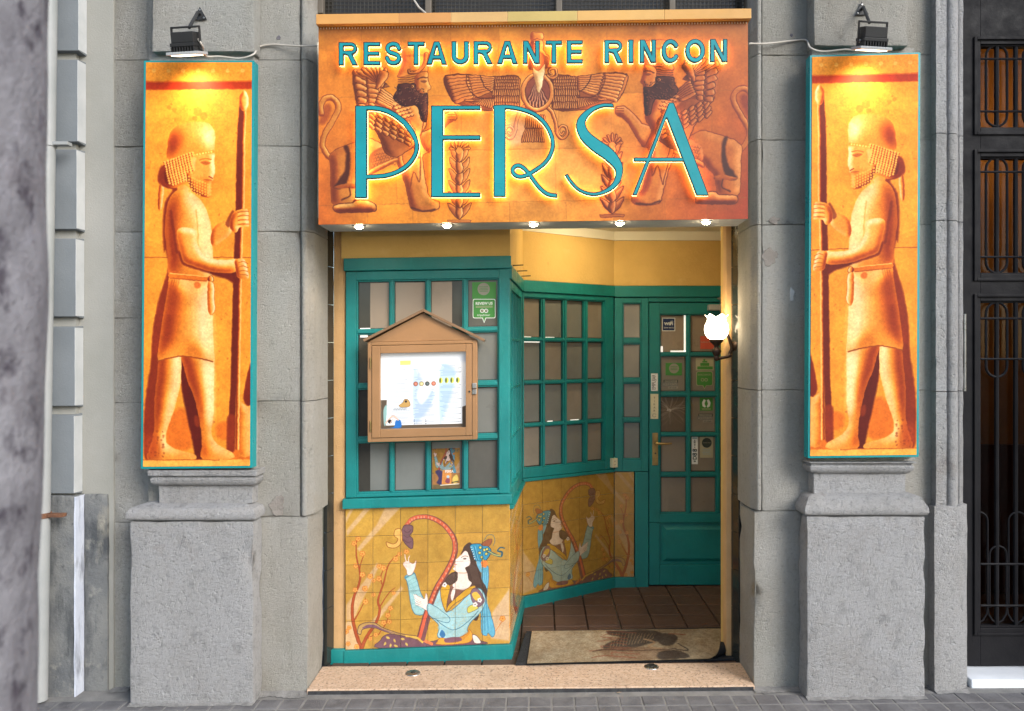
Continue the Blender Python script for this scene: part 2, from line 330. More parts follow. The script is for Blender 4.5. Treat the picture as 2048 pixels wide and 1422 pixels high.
        for i in range(4):
            for j in range(5): A.dot(*g([(630+i*26+j*14, 455+j*26-i*8)])[0], 4, (206, 142, 74), 1, .8, 3); A.stroke(g([(620+i*26+j*14, 462+j*26-i*8), (634+i*26+j*14, 470+j*26-i*8), (646+i*26+j*14, 458+j*26-i*8)]), 1.3, ln, .6)
        # head: tall crown, face, curled beard
        A.relief(g([(690, 10), (890, 10), (900, 70), (884, 130), (886, 205), (780, 215), (660, 240), (664, 200), (690, 120)]), 10, OR, .05, .7, line=(128, 60, 26), lw=1.3)
        for k in range(4): A.stroke(g([(694, 66+k*4), (890, 62+k*4)]), 1, (128, 62, 26), .6, .6)
        A.tube(g([(880, 60), (868, 130), (820, 195), (750, 205), (740, 190)]), 8, BR, 4, (.6, -.5), .9, -.1, line=ln, lw=1.1)
        for k in range(4): A.stroke(g([(660, 240+k*18), (720, 244+k*17), (792, 232+k*18)]), 2.2, (104, 50, 26), .8)
        A.relief(g([(800, 225), (850, 200), (888, 205), (896, 270), (914, 330), (896, 350), (888, 378), (830, 376), (796, 340), (790, 280)]), 8, OR, .05, .7, line=(112, 50, 24), lw=1.2)
        A.stroke(g([(812, 262), (850, 244), (890, 250)]), 2.4, (80, 36, 20), .8); A.fill(g([(832, 276), (860, 264), (886, 274), (860, 286)]), (110, 56, 30), .8, .9)
        A.relief(g([(655, 300), (720, 290), (792, 296), (800, 345), (840, 375), (892, 372), (890, 440), (884, 585), (842, 586), (826, 530), (800, 468), (710, 472), (640, 436), (618, 396), (650, 345)]), 8, DK, -.05, .7, line=(40, 16, 14), lw=1.4)
        for k in range(120):
            X, Y = 630+r.rand()*255, 310+r.rand()*260
            if Y < 460 or X > 830: A.dot(*g([(X, Y)])[0], 1.3, (134, 84, 56), .7, .6); A.dot(*g([(X+4, Y+5)])[0], 1.2, (34, 14, 12), .7, .6)
        A.relief(g([(752, 315), (770, 300), (788, 315), (770, 332)]), 3, BR, .1, .8, line=(50, 22, 16)); A.dot(*g([(770, 316)])[0], 1.8, (50, 20, 16))
        A.stroke(g([(856, 590), (850, 640), (838, 700)]), 2, (110, 46, 22), .8)

    def plant(x, y0, y1):
        n = 6; H = (y1-y0)/n
        for k in range(n):
            y = y1-k*H; 
            for s in (-1, 1):
                A.relief([(x, y+H*.3), (x+s*15, y-H*.25), (x+s*(24-k), y-H*1.15), (x+s*11, y-H*.85), (x+s*1, y-H*.3)], 5, BR, -.1+.05*k, .8, (s*.4+.4, -.6), line=ln, lw=1.2, sm=3)
            A.relief([(x-8, y-H*.3), (x+(4 if k%2 else -4), y-H*1.25), (x+8, y-H*.3), (x, y+H*.3)], 5, BR, 0, .8, line=ln, lw=1, sm=3)
        for k in range(7):
            a = math.pi*(1.05+.9*k/6); A.relief([(x+5*math.cos(a)-2, y0+4), (x+19*math.cos(a-.14), y0+5+19*math.sin(a-.14)), (x+22*math.cos(a), y0+5+22*math.sin(a)), (x+19*math.cos(a+.14), y0+5+19*math.sin(a+.14))], 3, OR, .1, .8, line=ln, lw=1, sm=3)
        A.dot(x, y0+6, 6, (206, 140, 66)); A.fill([(x-24, y1+8), (x+24, y1+8), (x+22, y1+13), (x-22, y1+13)], (176, 102, 44), .8, 1, 0, (104, 46, 22))
    # the winged ring
    for s in (1, -1):
        A.T = None if s == 1 else (lambda p: np.stack([2*1071.5-p[:, 0], p[:, 1]-1], -1))
        A.relief(zc([(1210, 525), (1450, 530), (1600, 520), (1740, 500), (1960, 515), (1950, 640), (1890, 760), (1830, 800), (1640, 860), (1500, 875), (1220, 868), (1200, 700)]), 7, BR, -.45, .5, line=ln, lw=1.6)
        for j in range(5):
            y = 540+j*66; hh = 58
            for i in range(13-(j > 3)*0):
                x = 1216+i*20.5
                if j < 2:
                    for q in range(2): quill(zc([(x, y-10+q*34)])[0], zc([(x, y+26+q*34)])[0], 3.6)
                else: quill(zc([(x, y-8)])[0], zc([(x+(i-4)*1.0, y+hh)])[0], 3.8)
            A.stroke(zc([(1205, y+hh+4), (1340, y+hh+8), (1480, y+hh-6)]), 1.5, ln, .7)
        for k in range(8):
            a = k/7; quill(zc([(1470+a*10, 545+a*120)])[0], zc([(1735-a*40, 520+a*220)])[0], 7)
            quill(zc([(1740-a*60, 520+a*210)])[0], zc([(1955-a*90, 535+a*250)])[0], 8)
        for k in range(14): quill(zc([(1460+k*16, 745+k*2)])[0], zc([(1475+k*22, 860-k*7)])[0], 4)
        A.stroke(zc([(1600, 520), (1560, 620), (1480, 690)]), 2, (64, 28, 20), .7); A.stroke(zc([(1740, 500), (1735, 600), (1680, 700), (1600, 745), (1460, 745)]), 1.9, ln, .7)
        # trailing ribbons ending in scrolls
        A.tube(zc([(1140, 830), (1200, 900), (1235, 1000), (1250, 1110), (1300, 1165), (1350, 1120), (1345, 1060), (1295, 1040), (1262, 1085), (1290, 1125), (1315, 1100)]), 8, BR, 4, (.5, -.6), .9, .05, line=ln, lw=1.3)
    A.T = None
    A.fill(zc([(760, 880), (900, 890), (960, 930), (880, 1200), (740, 1200)]), (206, 176, 178), 6, .35)
    for j in range(2):
        for k in range(11):
            a = k/10; quill(zc([(945+a*170-j*20, 930+j*140)])[0], zc([(925+a*225-j*38, 1060+j*140)])[0], 4.3)
    A.relief(zc([(985, 80), (1040, 72), (1105, 85), (1104, 150), (985, 158)]), 7, OR, 0, .7, line=(128, 56, 30))
    A.relief(zc([(985, 160), (1100, 160), (1115, 260), (1170, 330), (1190, 420), (1120, 450), (960, 450), (970, 330)]), 8, OR, -.35, .9, line=(118, 50, 26))
    for k in range(5): A.stroke(zc([(1080+k*16, 280+k*10), (1120+k*12, 360), (1110+k*8, 440)]), 1.5, (110, 44, 22), .8)
    A.tube(zc([(1150, 520), (1190, 545), (1240, 520), (1235, 460), (1190, 450), (1160, 480), (1190, 505)]), 6, BR, 4, line=ln)
    # ring
    A.fill(zc([(1040, 520), (940, 560), (905, 680), (940, 800), (1050, 870), (1160, 800), (1190, 680), (1150, 560)]), (120, 58, 40), 1)
    for k in range(15):
        a = k/14; A.stroke(zc([(1050, 560), (945+a*200, 760+40*math.sin(a*3.1))]), 2, (196, 136, 100) if k % 2 else (58, 26, 22), .6, .8)
    for k in range(12): A.stroke(zc([(955+k*17, 770+20*math.sin(k*.28)), (962+k*16, 830+20*math.sin(k*.28))]), 2, (200, 140, 96) if k % 2 else (48, 22, 20), .6)
    P = [(1048+148*math.cos(t), 690+178*math.sin(t)) for t in np.linspace(0, math.tau, 25)]
    A.tube(zc(P), 8.5, BR, None, (.3, -.9), .9, .15, line=ln, lw=1.2)
    A.relief(zc([(1000, 440), (1060, 470), (1125, 400), (1110, 560), (1080, 680), (1055, 690), (1030, 600)]), 9, [(-1, (150, 96, 50)), (0, (205, 170, 116)), (1, (238, 214, 170))], .1, .8, line=(120, 62, 34))
    sphinx(); plant(919, 293, 430)
    A.T = lambda p: np.stack([2*1071.5-p[:, 0], p[:, 1]-7], -1)
    k0 = A.im.copy(); sphinx(); plant(919, 293, 430); A.T = None
    dm = np.clip(gblur(np.abs(A.im-k0).sum(-1), 2)/60, 0, 1)[..., None]
    A.im = A.im*(1-dm*.6)+A.im*np.array((.82, .60, .55))*dm*.6
    A.mottle(14, .06, 40, (.8, 1, 1.2))
    return A.im

def art_harpist(trees=1):
    """lady with an arched harp among blossoms, painted over six by five tiles"""
    A = Art(185, 125, 1415, 1185, .62, (184, 138, 56)); r = np.random.RandomState(8)
    for i in range(6):
        for j in range(5):
            t = .95+.1*r.rand(); a = A.im[int(j*A.h/5):int((j+1)*A.h/5), int(i*A.w/6):int((i+1)*A.w/6)]; a *= np.array((t, t*(.985+.03*r.rand()), t))
    A.mottle(200, .10, 2, (1, 1, .8)); A.mottle(40, .05, 4)
    for k in range(60):
        x, y = 620+r.rand()*700, 150+r.rand()*900; A.stroke([(x, y), (x-30, y+70)], 2.5, (160, 116, 44), 2, .35)
    pk = (214, 180, 158)
    for p in ([(480, 125), (600, 125), (290, 450), (270, 430), (420, 250)], [(330, 125), (375, 125), (200, 330), (190, 290)], [(225, 125), (250, 125), (190, 230), (186, 200)], [(190, 960), (190, 850), (380, 600), (420, 540), (440, 560), (290, 860), (250, 960)], [(380, 980), (600, 720), (615, 740), (420, 985)]):
        A.fill(p, pk, 6, .62, 0)
    A.fill([(187, 985), (250, 1000), (300, 1183), (187, 1183)], (222, 192, 170), 10, .7); A.fill([(1285, 945), (1415, 770), (1415, 1165), (1275, 1140)], (212, 184, 166), 8, .75, 0)
    for k in range(16): x = 1300+r.rand()*100; A.stroke([(x, 960+r.rand()*60), (x-45, 1130)], 3, (182, 148, 118), 2, .5)
    tr = (158, 60, 34)
    def blossom(x, y, s=1.0, al=1):
        for k in range(5):
            a = k*math.tau/5+.3; A.dot(x+10*s*math.cos(a), y+10*s*math.sin(a), 8.5*s, (196, 92, 34), al, 1); 
        for k in range(5):
            a = k*math.tau/5+.3; A.dot(x+10*s*math.cos(a), y+10*s*math.sin(a), 6*s, (226, 160, 78), al, 1)
        A.dot(x, y, 4*s, (206, 100, 40), al)
    if trees:
        for p, a, b in (([(305, 1180), (262, 1060), (236, 920), (246, 800), (288, 690), (292, 600), (266, 480), (268, 340)], 30, 6), ([(305, 1180), (345, 1090), (415, 985), (440, 890), (428, 820), (470, 690), (510, 550), (595, 468)], 28, 5), ([(254, 960), (300, 880), (335, 800)], 10, 4), ([(436, 880), (500, 780), (555, 730)], 9, 4), ([(290, 620), (300, 540), (330, 460)], 8, 4), ([(455, 700), (450, 640), (475, 580)], 8, 4), ([(320, 1120), (400, 1080)], 9, 4), ([(430, 1080), (490, 990), (520, 880)], 7, 3)):
            A.stroke(p, a, (120, 42, 26), 1.5, 1, 5, b); A.stroke(p, a*.7, tr, 1.5, 1, 5, b*.6)
        for x, y in ((280, 355), (250, 388), (312, 468), (262, 556), (312, 626), (370, 640), (395, 672), (436, 565), (470, 580), (560, 515), (435, 660), (258, 738), (330, 730), (395, 780), (335, 830), (545, 770), (520, 885), (500, 938), (470, 992), (512, 985), (212, 1020), (190, 1048), (205, 1140), (410, 1080), (370, 1110), (270, 1165), (420, 1160), (590, 480), (640, 462)): blossom(x, y, .85+.4*r.rand(), .95)
    blossom(1362, 995, 1.3); A.stroke([(1358, 1015), (1310, 1085)], 4, (190, 96, 44), 1)
    ol = (70, 48, 58); ob = (40, 100, 140)
    # scabbard, seated legs
    A.fill([(275, 1060), (290, 1005), (350, 985), (405, 992), (470, 1032), (600, 1080), (720, 1102), (715, 1130), (600, 1105), (480, 1058), (400, 1028), (335, 1030), (305, 1045), (300, 1072)], (176, 140, 84), 1, 1, 4, ol, 5)
    A.fill([(310, 1030), (345, 1005), (400, 1005), (470, 1042), (560, 1080), (470, 1052), (390, 1022)], (106, 72, 104), 1)
    A.fill([(448, 1122), (490, 1082), (560, 1084), (660, 1110), (800, 1150), (1000, 1110), (1180, 1150), (1195, 1184), (455, 1184)], (96, 62, 88), 1, 1, 4, ol, 5)
    for x, y, a in ((500, 1105, .5), (550, 1130, 1.2), (480, 1150, 2), (610, 1120, .2), (640, 1160, 1), (560, 1170, .4), (520, 1165, 1.8), (960, 1140, .3), (1010, 1135, .6), (900, 1140, 1)):
        A.fill([(x-15*math.cos(a), y-15*math.sin(a)), (x-6*math.sin(a), y+9*math.cos(a)), (x+18*math.cos(a), y+16*math.sin(a)), (x+9*math.sin(a), y-9*math.cos(a))], (200, 168, 86), 1)
    # scarf tail behind
    A.fill([(1208, 615), (1252, 595), (1256, 700), (1240, 850), (1268, 940), (1305, 1090), (1285, 1132), (1255, 1100), (1240, 1120), (1205, 1095), (1200, 960), (1206, 800)], (72, 164, 208), 1, 1, 4, ob, 4)
    for k in range(5): A.stroke([(1220+k*7, 640), (1212+k*8, 820), (1216+k*13, 1080)], 3, (44, 120, 172) if k % 2 else (130, 204, 232), 1, .8)
    # hair mass behind
    A.fill([(1060, 480), (1085, 425), (1130, 420), (1160, 560), (1195, 620), (1205, 690), (1245, 770), (1235, 860), (1200, 920), (1170, 1000), (1140, 985), (1150, 900), (1120, 740), (1090, 660)], (54, 40, 44), 1, 1, 4)
    A.fill([(905, 705), (940, 660), (985, 632), (1030, 628), (1028, 690), (990, 720), (930, 735)], (58, 42, 46), 1)
    for k in range(5): A.stroke([(925+k*14, 712), (960+k*12, 665), (1000+k*8, 640)], 2.5, (104, 84, 86), 1, .7)
    # torso
    A.fill([(800, 905), (835, 810), (890, 742), (945, 930), (1120, 790), (1190, 760), (1235, 840), (1205, 930), (1125, 1010), (1095, 1070), (1112, 1115), (985, 1135), (878, 1118), (884, 1030), (826, 965)], (150, 202, 218), 1, 1, 4, ob, 5)
    for k in range(170):
        x, y = 820+r.rand()*390, 800+r.rand()*300; 
        if 880 < x < 1095 or y < 1000: A.dot(x, y, 4, (186, 184, 150), .75, 1)
    A.stroke([(800, 905), (880, 1000), (985, 1065), (1080, 1025), (1180, 930)], 5, ob, 1)
    A.fill([(985, 1070), (884, 1030), (880, 1060), (940, 1090)], (128, 186, 208), 3, .6)
    A.fill([(905, 1062), (932, 1098), (912, 1124), (888, 1096)], (30, 100, 168), 1)
    # collar and sash
    A.fill([(958, 745), (1010, 720), (1120, 720), (1060, 800), (945, 905), (935, 850)], (112, 72, 70), 1, 1, 3)
    A.fill([(896, 752), (940, 720), (968, 742), (945, 850), (940, 930), (905, 850)], (204, 152, 44), 1, 1, 4, ol, 4)
    A.fill([(940, 930), (960, 870), (1040, 800), (1090, 760), (1150, 735), (1150, 768), (1070, 828), (1000, 870)], (204, 152, 44), 1, 1, 4, ol, 4)
    A.fill([(1120, 790), (1160, 752), (1205, 800), (1225, 860), (1180, 900), (1140, 870)], (110, 84, 110), 1, 1, 4, ol, 3)
    A.fill([(1130, 800), (1165, 785), (1200, 830), (1160, 850)], (222, 176, 70), 1); A.fill([(1100, 940), (1100, 900), (1140, 880), (1180, 905), (1140, 930)], (206, 200, 92), 1, 1, 4, ol, 3)
    for x, y in ((1155, 880), (1190, 848), (925, 722)): 
        for k in range(5): A.dot(x+11*math.cos(k*1.26), y+11*math.sin(k*1.26), 8, (232, 232, 240))
        A.dot(x, y, 5, ol)
    A.fill([(872, 1150), (900, 1122), (990, 1136), (1090, 1100), (1112, 1065), (1138, 1120), (1095, 1168), (880, 1172)], (222, 152, 52), 1, 1, 4, (150, 84, 30), 4)
    for k in range(5): A.stroke([(960, 1165-k*5), (1050, 1150-k*8), (1118, 1095-k*6)], 2.5, (172, 96, 30), 1, .8)
    A.fill([(930, 1128), (1030, 1120), (1050, 1150), (940, 1160)], (110, 66, 96), 1)
    A.fill([(1135, 1110), (1170, 1120), (1200, 1170), (1150, 1170)], (230, 226, 226), 1, 1, 3, ol, 4)
    A.stroke([(775, 1140), (830, 1165)], 22, (222, 110, 70), 1)
    # neck and face
    skin = (246, 228, 226)
    A.fill([(1030, 610), (1092, 630), (1105, 690), (1128, 722), (1080, 765), (1010, 755), (985, 725), (1022, 690)], skin, 1)
    A.fill([(985, 760), (1010, 750), (1000, 800), (985, 845), (972, 820)], skin, 1)
    A.fill([(1052, 500), (1085, 468), (1125, 490), (1125, 570), (1095, 630), (1060, 642), (1022, 632), (990, 606), (1000, 588), (996, 572), (1006, 560), (1000, 545), (1018, 528)], skin, 1, 1, 4, (176, 126, 120), 2.5)
    A.stroke([(1034, 632), (1092, 640)], 4, (222, 150, 110), 1.5, .8)
    A.stroke([(1052, 522), (1075, 510), (1100, 514)], 4, (80, 60, 60), .8); A.fill([(1062, 532), (1080, 526), (1092, 534), (1076, 538)], (70, 54, 60), .8); A.stroke([(1000, 572), (1016, 574)], 5, (206, 90, 90), .8)
    A.fill([(1045, 500), (1070, 452), (1105, 424), (1128, 440), (1140, 560), (1170, 600), (1205, 690), (1200, 740), (1150, 730), (1110, 690), (1095, 640), (1080, 600), (1118, 575), (1105, 500), (1080, 470)], (52, 38, 42), 1)
    for k in range(7): A.stroke([(1108+k*9, 560+k*6), (1125+k*8, 640), (1140+k*9, 725)], 2.5, (108, 88, 88), 1, .6)
    # head cloth
    A.fill([(1118, 432), (1165, 420), (1232, 432), (1275, 470), (1255, 530), (1205, 566), (1155, 548), (1132, 490)], (30, 132, 184), 1, 1, 4, (20, 40, 70), 5)
    for k in range(4): A.stroke([(1128+k*9, 440), (1140+k*9, 490), (1158+k*8, 545)], 3, (120, 200, 230) if k % 2 else (20, 70, 130), 1)
    for k in range(6): A.dot(1127+k*5, 445+k*18, 4, (240, 244, 250))
    for x, y in ((1195, 450), (1225, 470), (1190, 490), (1240, 500), (1205, 525), (1245, 465), (1215, 548)): A.dot(x, y, 13, (22, 50, 66)); A.dot(x, y, 9, (206, 196, 96))
    A.fill([(1200, 430), (1240, 395), (1284, 390), (1262, 440)], (140, 72, 50), 1, 1, 3, ol, 3)
    A.stroke([(1225, 390), (1250, 358), (1290, 360), (1305, 400), (1290, 440)], 4, (48, 92, 110), 1)
    A.stroke([(1250, 480), (1300, 505), (1350, 520), (1358, 490), (1326, 480), (1345, 455), (1378, 462)], 20, (24, 70, 96), 1, 1, 5, 8); A.stroke([(1255, 482), (1300, 507), (1345, 518)], 9, (198, 190, 100), 1.5, .8)
    for k in range(5): A.dot(1225+14*math.cos(k*1.26), 575+16*math.sin(k*1.26), 14, (228, 124, 60))
    A.fill([(1165, 555), (1200, 570), (1205, 640), (1180, 610)], (90, 170, 210), 1)
    # raised sleeve and hand
    A.fill([(628, 650), (690, 618), (722, 690), (748, 780), (800, 880), (796, 925), (740, 945), (692, 920), (668, 830), (655, 740), (640, 680)], (140, 196, 208), 1, 1, 4, ob, 5)
    for k in range(8): A.stroke([(648+k*6, 690+k*28), (705+k*10, 660+k*30)], 2.2, (80, 140, 160), 1, .7); A.stroke([(650+k*8, 670+k*28), (700+k*12, 740+k*28)], 2.2, (80, 140, 160), 1, .6)
    A.stroke([(632, 660), (692, 628)], 14, (60, 130, 160), 1)
    A.fill([(618, 560), (640, 532), (690, 556), (712, 532), (708, 570), (684, 632), (650, 640), (640, 602)], skin, 1, 1, 4, (150, 100, 100), 2.5)
    for p in ([(645, 552), (634, 520), (628, 484)], [(660, 550), (655, 520), (664, 496)], [(640, 576), (620, 560), (622, 545)]): A.stroke(p, 9, (150, 100, 100), 1, 1, 4, 5); A.stroke(p, 7, skin, 1, 1, 4, 4)
    # harp
    H = [(640, 268), (680, 222), (750, 204), (830, 216), (920, 270), (988, 360), (1006, 440), (988, 530), (935, 635), (872, 740), (832, 830), (790, 940), (742, 1120)]
    A.stroke(H, 32, (104, 56, 62), 1.2, 1, 6, 52); A.stroke([(x-3, y-1) for x, y in H], 25, (206, 84, 62), 1.2, 1, 6, 23)
    S = smooth(H, 6, False)
    for i in range(2, len(S)-2, 2): A.dot(S[i][0]+3*math.sin(i*2.1), S[i][1]+2, 5, (236, 176, 150), .7, 2.5, 8)
    A.stroke([(815, 930), (765, 1130)], 26, (104, 60, 76), 1.2); A.stroke([(785, 945), (745, 1095)], 20, (226, 84, 66), 1.5)
    A.stroke([(640, 1100), (710, 1110), (760, 1150)], 14, (214, 170, 70), 1)
    A.fill([(630, 262), (686, 272), (684, 318), (664, 345), (688, 372), (682, 442), (634, 408), (604, 352), (606, 300)], (104, 72, 92), 1, 1, 4, (60, 36, 54), 5)
    for k in range(3): A.stroke([(620, 300+k*36), (645, 320+k*36), (676, 300+k*44)], 4, (64, 40, 58), 1)
    A.fill([(600, 296), (556, 296), (548, 340), (578, 368), (545, 402), (490, 384), (504, 424), (560, 430), (606, 386)], (226, 172, 92), 1, 1, 4, (130, 70, 30), 5)
    # near hand on the harp
    A.fill([(700, 790), (738, 806), (775, 824), (786, 780), (800, 830), (804, 905), (780, 905), (730, 862)], skin, 1, 1, 4, (150, 100, 100), 2.5)
    for k in range(4): A.stroke([(760, 850+k*12), (715, 815+k*16), (692+k*6, 790+k*22)], 8, skin, 1, 1, 4, 5); A.stroke([(750, 846+k*12), (705, 818+k*16)], 1.8, (160, 110, 110), .6)
    A.fill([(800, 862), (850, 880), (960, 970), (940, 1010), (830, 965), (796, 920)], (150, 202, 218), 1, 1, 4, ob, 4)
    return A.im

def art_menu():
    A = Art(758, 703, 933, 860, 3, (250, 252, 253)); r = np.random.RandomState(2)
    for x0, x1 in ((770, 820), (824, 871), (877, 924)):
        y = 728
        while y < 852:
            if not (824 <= x0 and x0 < 870 and 760 < y < 776) and not (x0 > 870 and 753 < y < 770):
                if r.rand() > .12: A.stroke([(x0+r.rand()*12, y), (x1-r.rand()*14, y+r.rand()-.5)], .7, (74, 92, 116), .4, .9, 0)
            y += 2.6
    A.fill([(824, 735), (846, 765), (870, 790), (850, 830), (824, 845)], (150, 180, 218), 4, .6); A.fill([(878, 735), (905, 735), (912, 760), (890, 830), (878, 850)], (150, 186, 222), 4, .65)
    A.fill([(846, 760), (862, 778), (842, 810), (832, 790)], (246, 250, 252), 3, .8)
    A.fill([(797, 719), (819, 719), (819, 728), (797, 728)], (244, 236, 130), .6, 1, 0)
    for x, c in ((829, (178, 104, 84)), (841, (196, 184, 130)), (853, (72, 84, 84)), (866, (190, 110, 90))): A.dot(x, 768, 5, (120, 100, 84)); A.dot(x, 768, 4.2, c); A.dot(x+.5, 768, 2, tuple(min(255, k+40) for k in c))
    for x in (881, 893, 904, 916): A.dot(x, 762, 4, (226, 220, 90), 1, .6, 6); A.dot(x-1.5, 762, 2, (70, 90, 50), .9, .6, 5)
    A.fill([(795, 812), (803, 806), (806, 800), (814, 801), (818, 810), (815, 815), (800, 816)], (196, 156, 90), .7, 1, 3, (110, 80, 40), .8); A.dot(809, 804, 2.4, (50, 40, 36))
    for k in range(8): A.stroke([(783+k*3.4, 822), (785+k*3.4, 818), (786+k*3.4, 822)], .7, (120, 130, 140), .4)
    for p in ([(758, 800), (770, 800), (768, 858), (758, 858)], [(758, 853), (933, 853), (933, 860), (758, 860)], [(925, 818), (933, 815), (933, 860), (925, 860)]): A.fill(p, (92, 80, 66), .6, 1, 0)
    A.fill([(770, 812), (768, 850), (764, 850), (763, 820)], (150, 196, 196), 1, .9)
    A.fill([(785, 856), (788, 844), (797, 842), (799, 858), (776, 858)], (40, 110, 190), .6); A.stroke([(768, 848), (776, 838), (784, 834), (793, 842)], 3.2, (222, 186, 168), .6); A.dot(776, 845, 4, (40, 36, 40)); A.stroke([(776, 850), (782, 840)], 1.6, (232, 200, 184), .5)
    for x in (826, 850):
        for y in (843, 847, 851): A.dot(x, y, 1, (60, 70, 90)); A.stroke([(x+3, y), (x+16, y)], .6, (150, 160, 176), .4, .8, 0)
    return A.im

def art_poster(H):
    A = Art(863, 898, 919, 980, 6, (150, 104, 62))
    im = H[::1, ::1]; hh, ww = im.shape[:2]
    src = im[int(hh*.28):int(hh*.92), int(ww*.32):int(ww*1.0)]
    yi = (np.linspace(0, src.shape[0]-1, int(A.h*.62))).astype(int); xi = (np.linspace(0, src.shape[1]-1, A.w)).astype(int)
    A.im[:len(yi)] = src[yi][:, xi]*np.array((.78, .74, .74))
    A.fill([(869, 945), (878, 942), (886, 950), (884, 972), (872, 968), (876, 958)], (62, 52, 84), .8)
    A.fill([(884, 942), (902, 942), (902, 972), (882, 972)], (200, 130, 66), .5, 1, 0); A.fill([(889, 966), (894, 958), (899, 962), (897, 970)], (130, 70, 80), .6); A.dot(895, 956, 3, (160, 180, 190))
    A.fill([(904, 960), (912, 952), (916, 960), (914, 968), (906, 970)], (206, 176, 90), .8); A.stroke([(903, 968), (915, 966)], 2, (60, 60, 50), .6)
    A.fill([(863, 972), (919, 972), (919, 980), (863, 980)], (104, 88, 60), 1, 1, 0); A.stroke([(880, 973), (917, 971)], 1.6, (230, 220, 200), .5)
    A.mottle(5, .12, 9)
    return A.im

def art_mat():
    A = Art(0, 0, 420, 120, 2, (150, 134, 108)); r = np.random.RandomState(4)
    A.mottle(90, .22, 6); A.mottle(10, .08, 7)
    bk = (52, 44, 40); rd = (126, 62, 44)
    A.fill([(165, 6), (210, 2), (262, 4), (282, 22), (276, 44), (240, 62), (205, 80), (176, 84), (150, 70), (170, 46), (190, 30), (168, 20)], bk, 2.5, .92)
    for k in range(14): A.stroke([(176+k*7, 12+k*.6), (166+k*6.5, 70-k*1.5)], 1.6, (140, 116, 84), .8, .75)
    A.fill([(150, 74), (230, 70), (285, 82), (280, 112), (190, 118), (150, 96)], (112, 84, 62), 3, .7)
    for k in range(9): A.stroke([(120+r.rand()*50, 10+k*12), (150+r.rand()*30, 4+k*12), (196+r.rand()*30, 14+k*12)], 3, rd, 1.2, .7)
    A.fill([(262, 24), (300, 18), (312, 34), (300, 62), (276, 66)], bk, 2, .9); A.stroke([(296, 20), (330, 24)], 3, rd, 1); A.stroke([(308, 60), (324, 86), (300, 84)], 3, bk, 1)
    A.fill([(262, 92), (300, 86), (322, 112), (262, 118)], bk, 2, .9); A.stroke([(240, 40), (260, 52), (246, 70), (270, 78)], 5, (150, 120, 88), 1.2)
    A.stroke([(130, 84), (160, 78), (220, 84), (300, 80)], 3, (70, 52, 44), 1)
    return A.im

def art_crack():
    A = Art(0, 0, 52, 74, 3, (98, 86, 74)); r = np.random.RandomState(12)
    A.mottle(12, .08, 3)
    for k in range(46):
        a = r.rand()*math.tau; L = 8+r.rand()*38; b = a+(r.rand()-.5)*.7; s = r.rand()*9
        x, y = 19+s*math.cos(a), 28+s*math.sin(a)
        A.stroke([(x, y), (x+L*.5*math.cos(a), y+L*.5*math.sin(a)), (x+L*math.cos(b), y+L*math.sin(b))], .7, (164, 152, 138), .4, .3+.5*r.rand())
    for k in range(9): A.dot(19+r.randn()*3, 28+r.randn()*2, .9, (220, 214, 206), .9, .4)
    return A.im
# ---------------------------------------------------------------- helpers: naming, meshes, frames
def P(px, py, d):
    """photo pixel at depth d behind the shop front -> world point"""
    k = (d-CAM.y)/FPX
    return Vector(((px-PPX)*k, d, CAM.z-(py-PPY)*k))
def tag(o, label=None, cat=None, group=None, kind=None):
    for k, v in (('label', label), ('category', cat), ('group', group), ('kind', kind)):
        if v: o[k] = v
    return o
def thing(name, label, cat, loc, group=None):
    o = bpy.data.objects.new(name, None); COL.objects.link(o); o.location = loc; o.empty_display_size = .1
    return tag(o, label, cat, group)
def wloc(o):
    v = Vector((0, 0, 0))
    while o is not None: v = v+o.location; o = o.parent
    return v
def link_mesh(name, me, mats, parent, origin):
    o = bpy.data.objects.new(name, me); COL.objects.link(o)
    for m in (mats if isinstance(mats, (list, tuple)) else [mats]): me.materials.append(m)
    if parent is not None: o.parent = parent
    else: o.location = origin
    return o

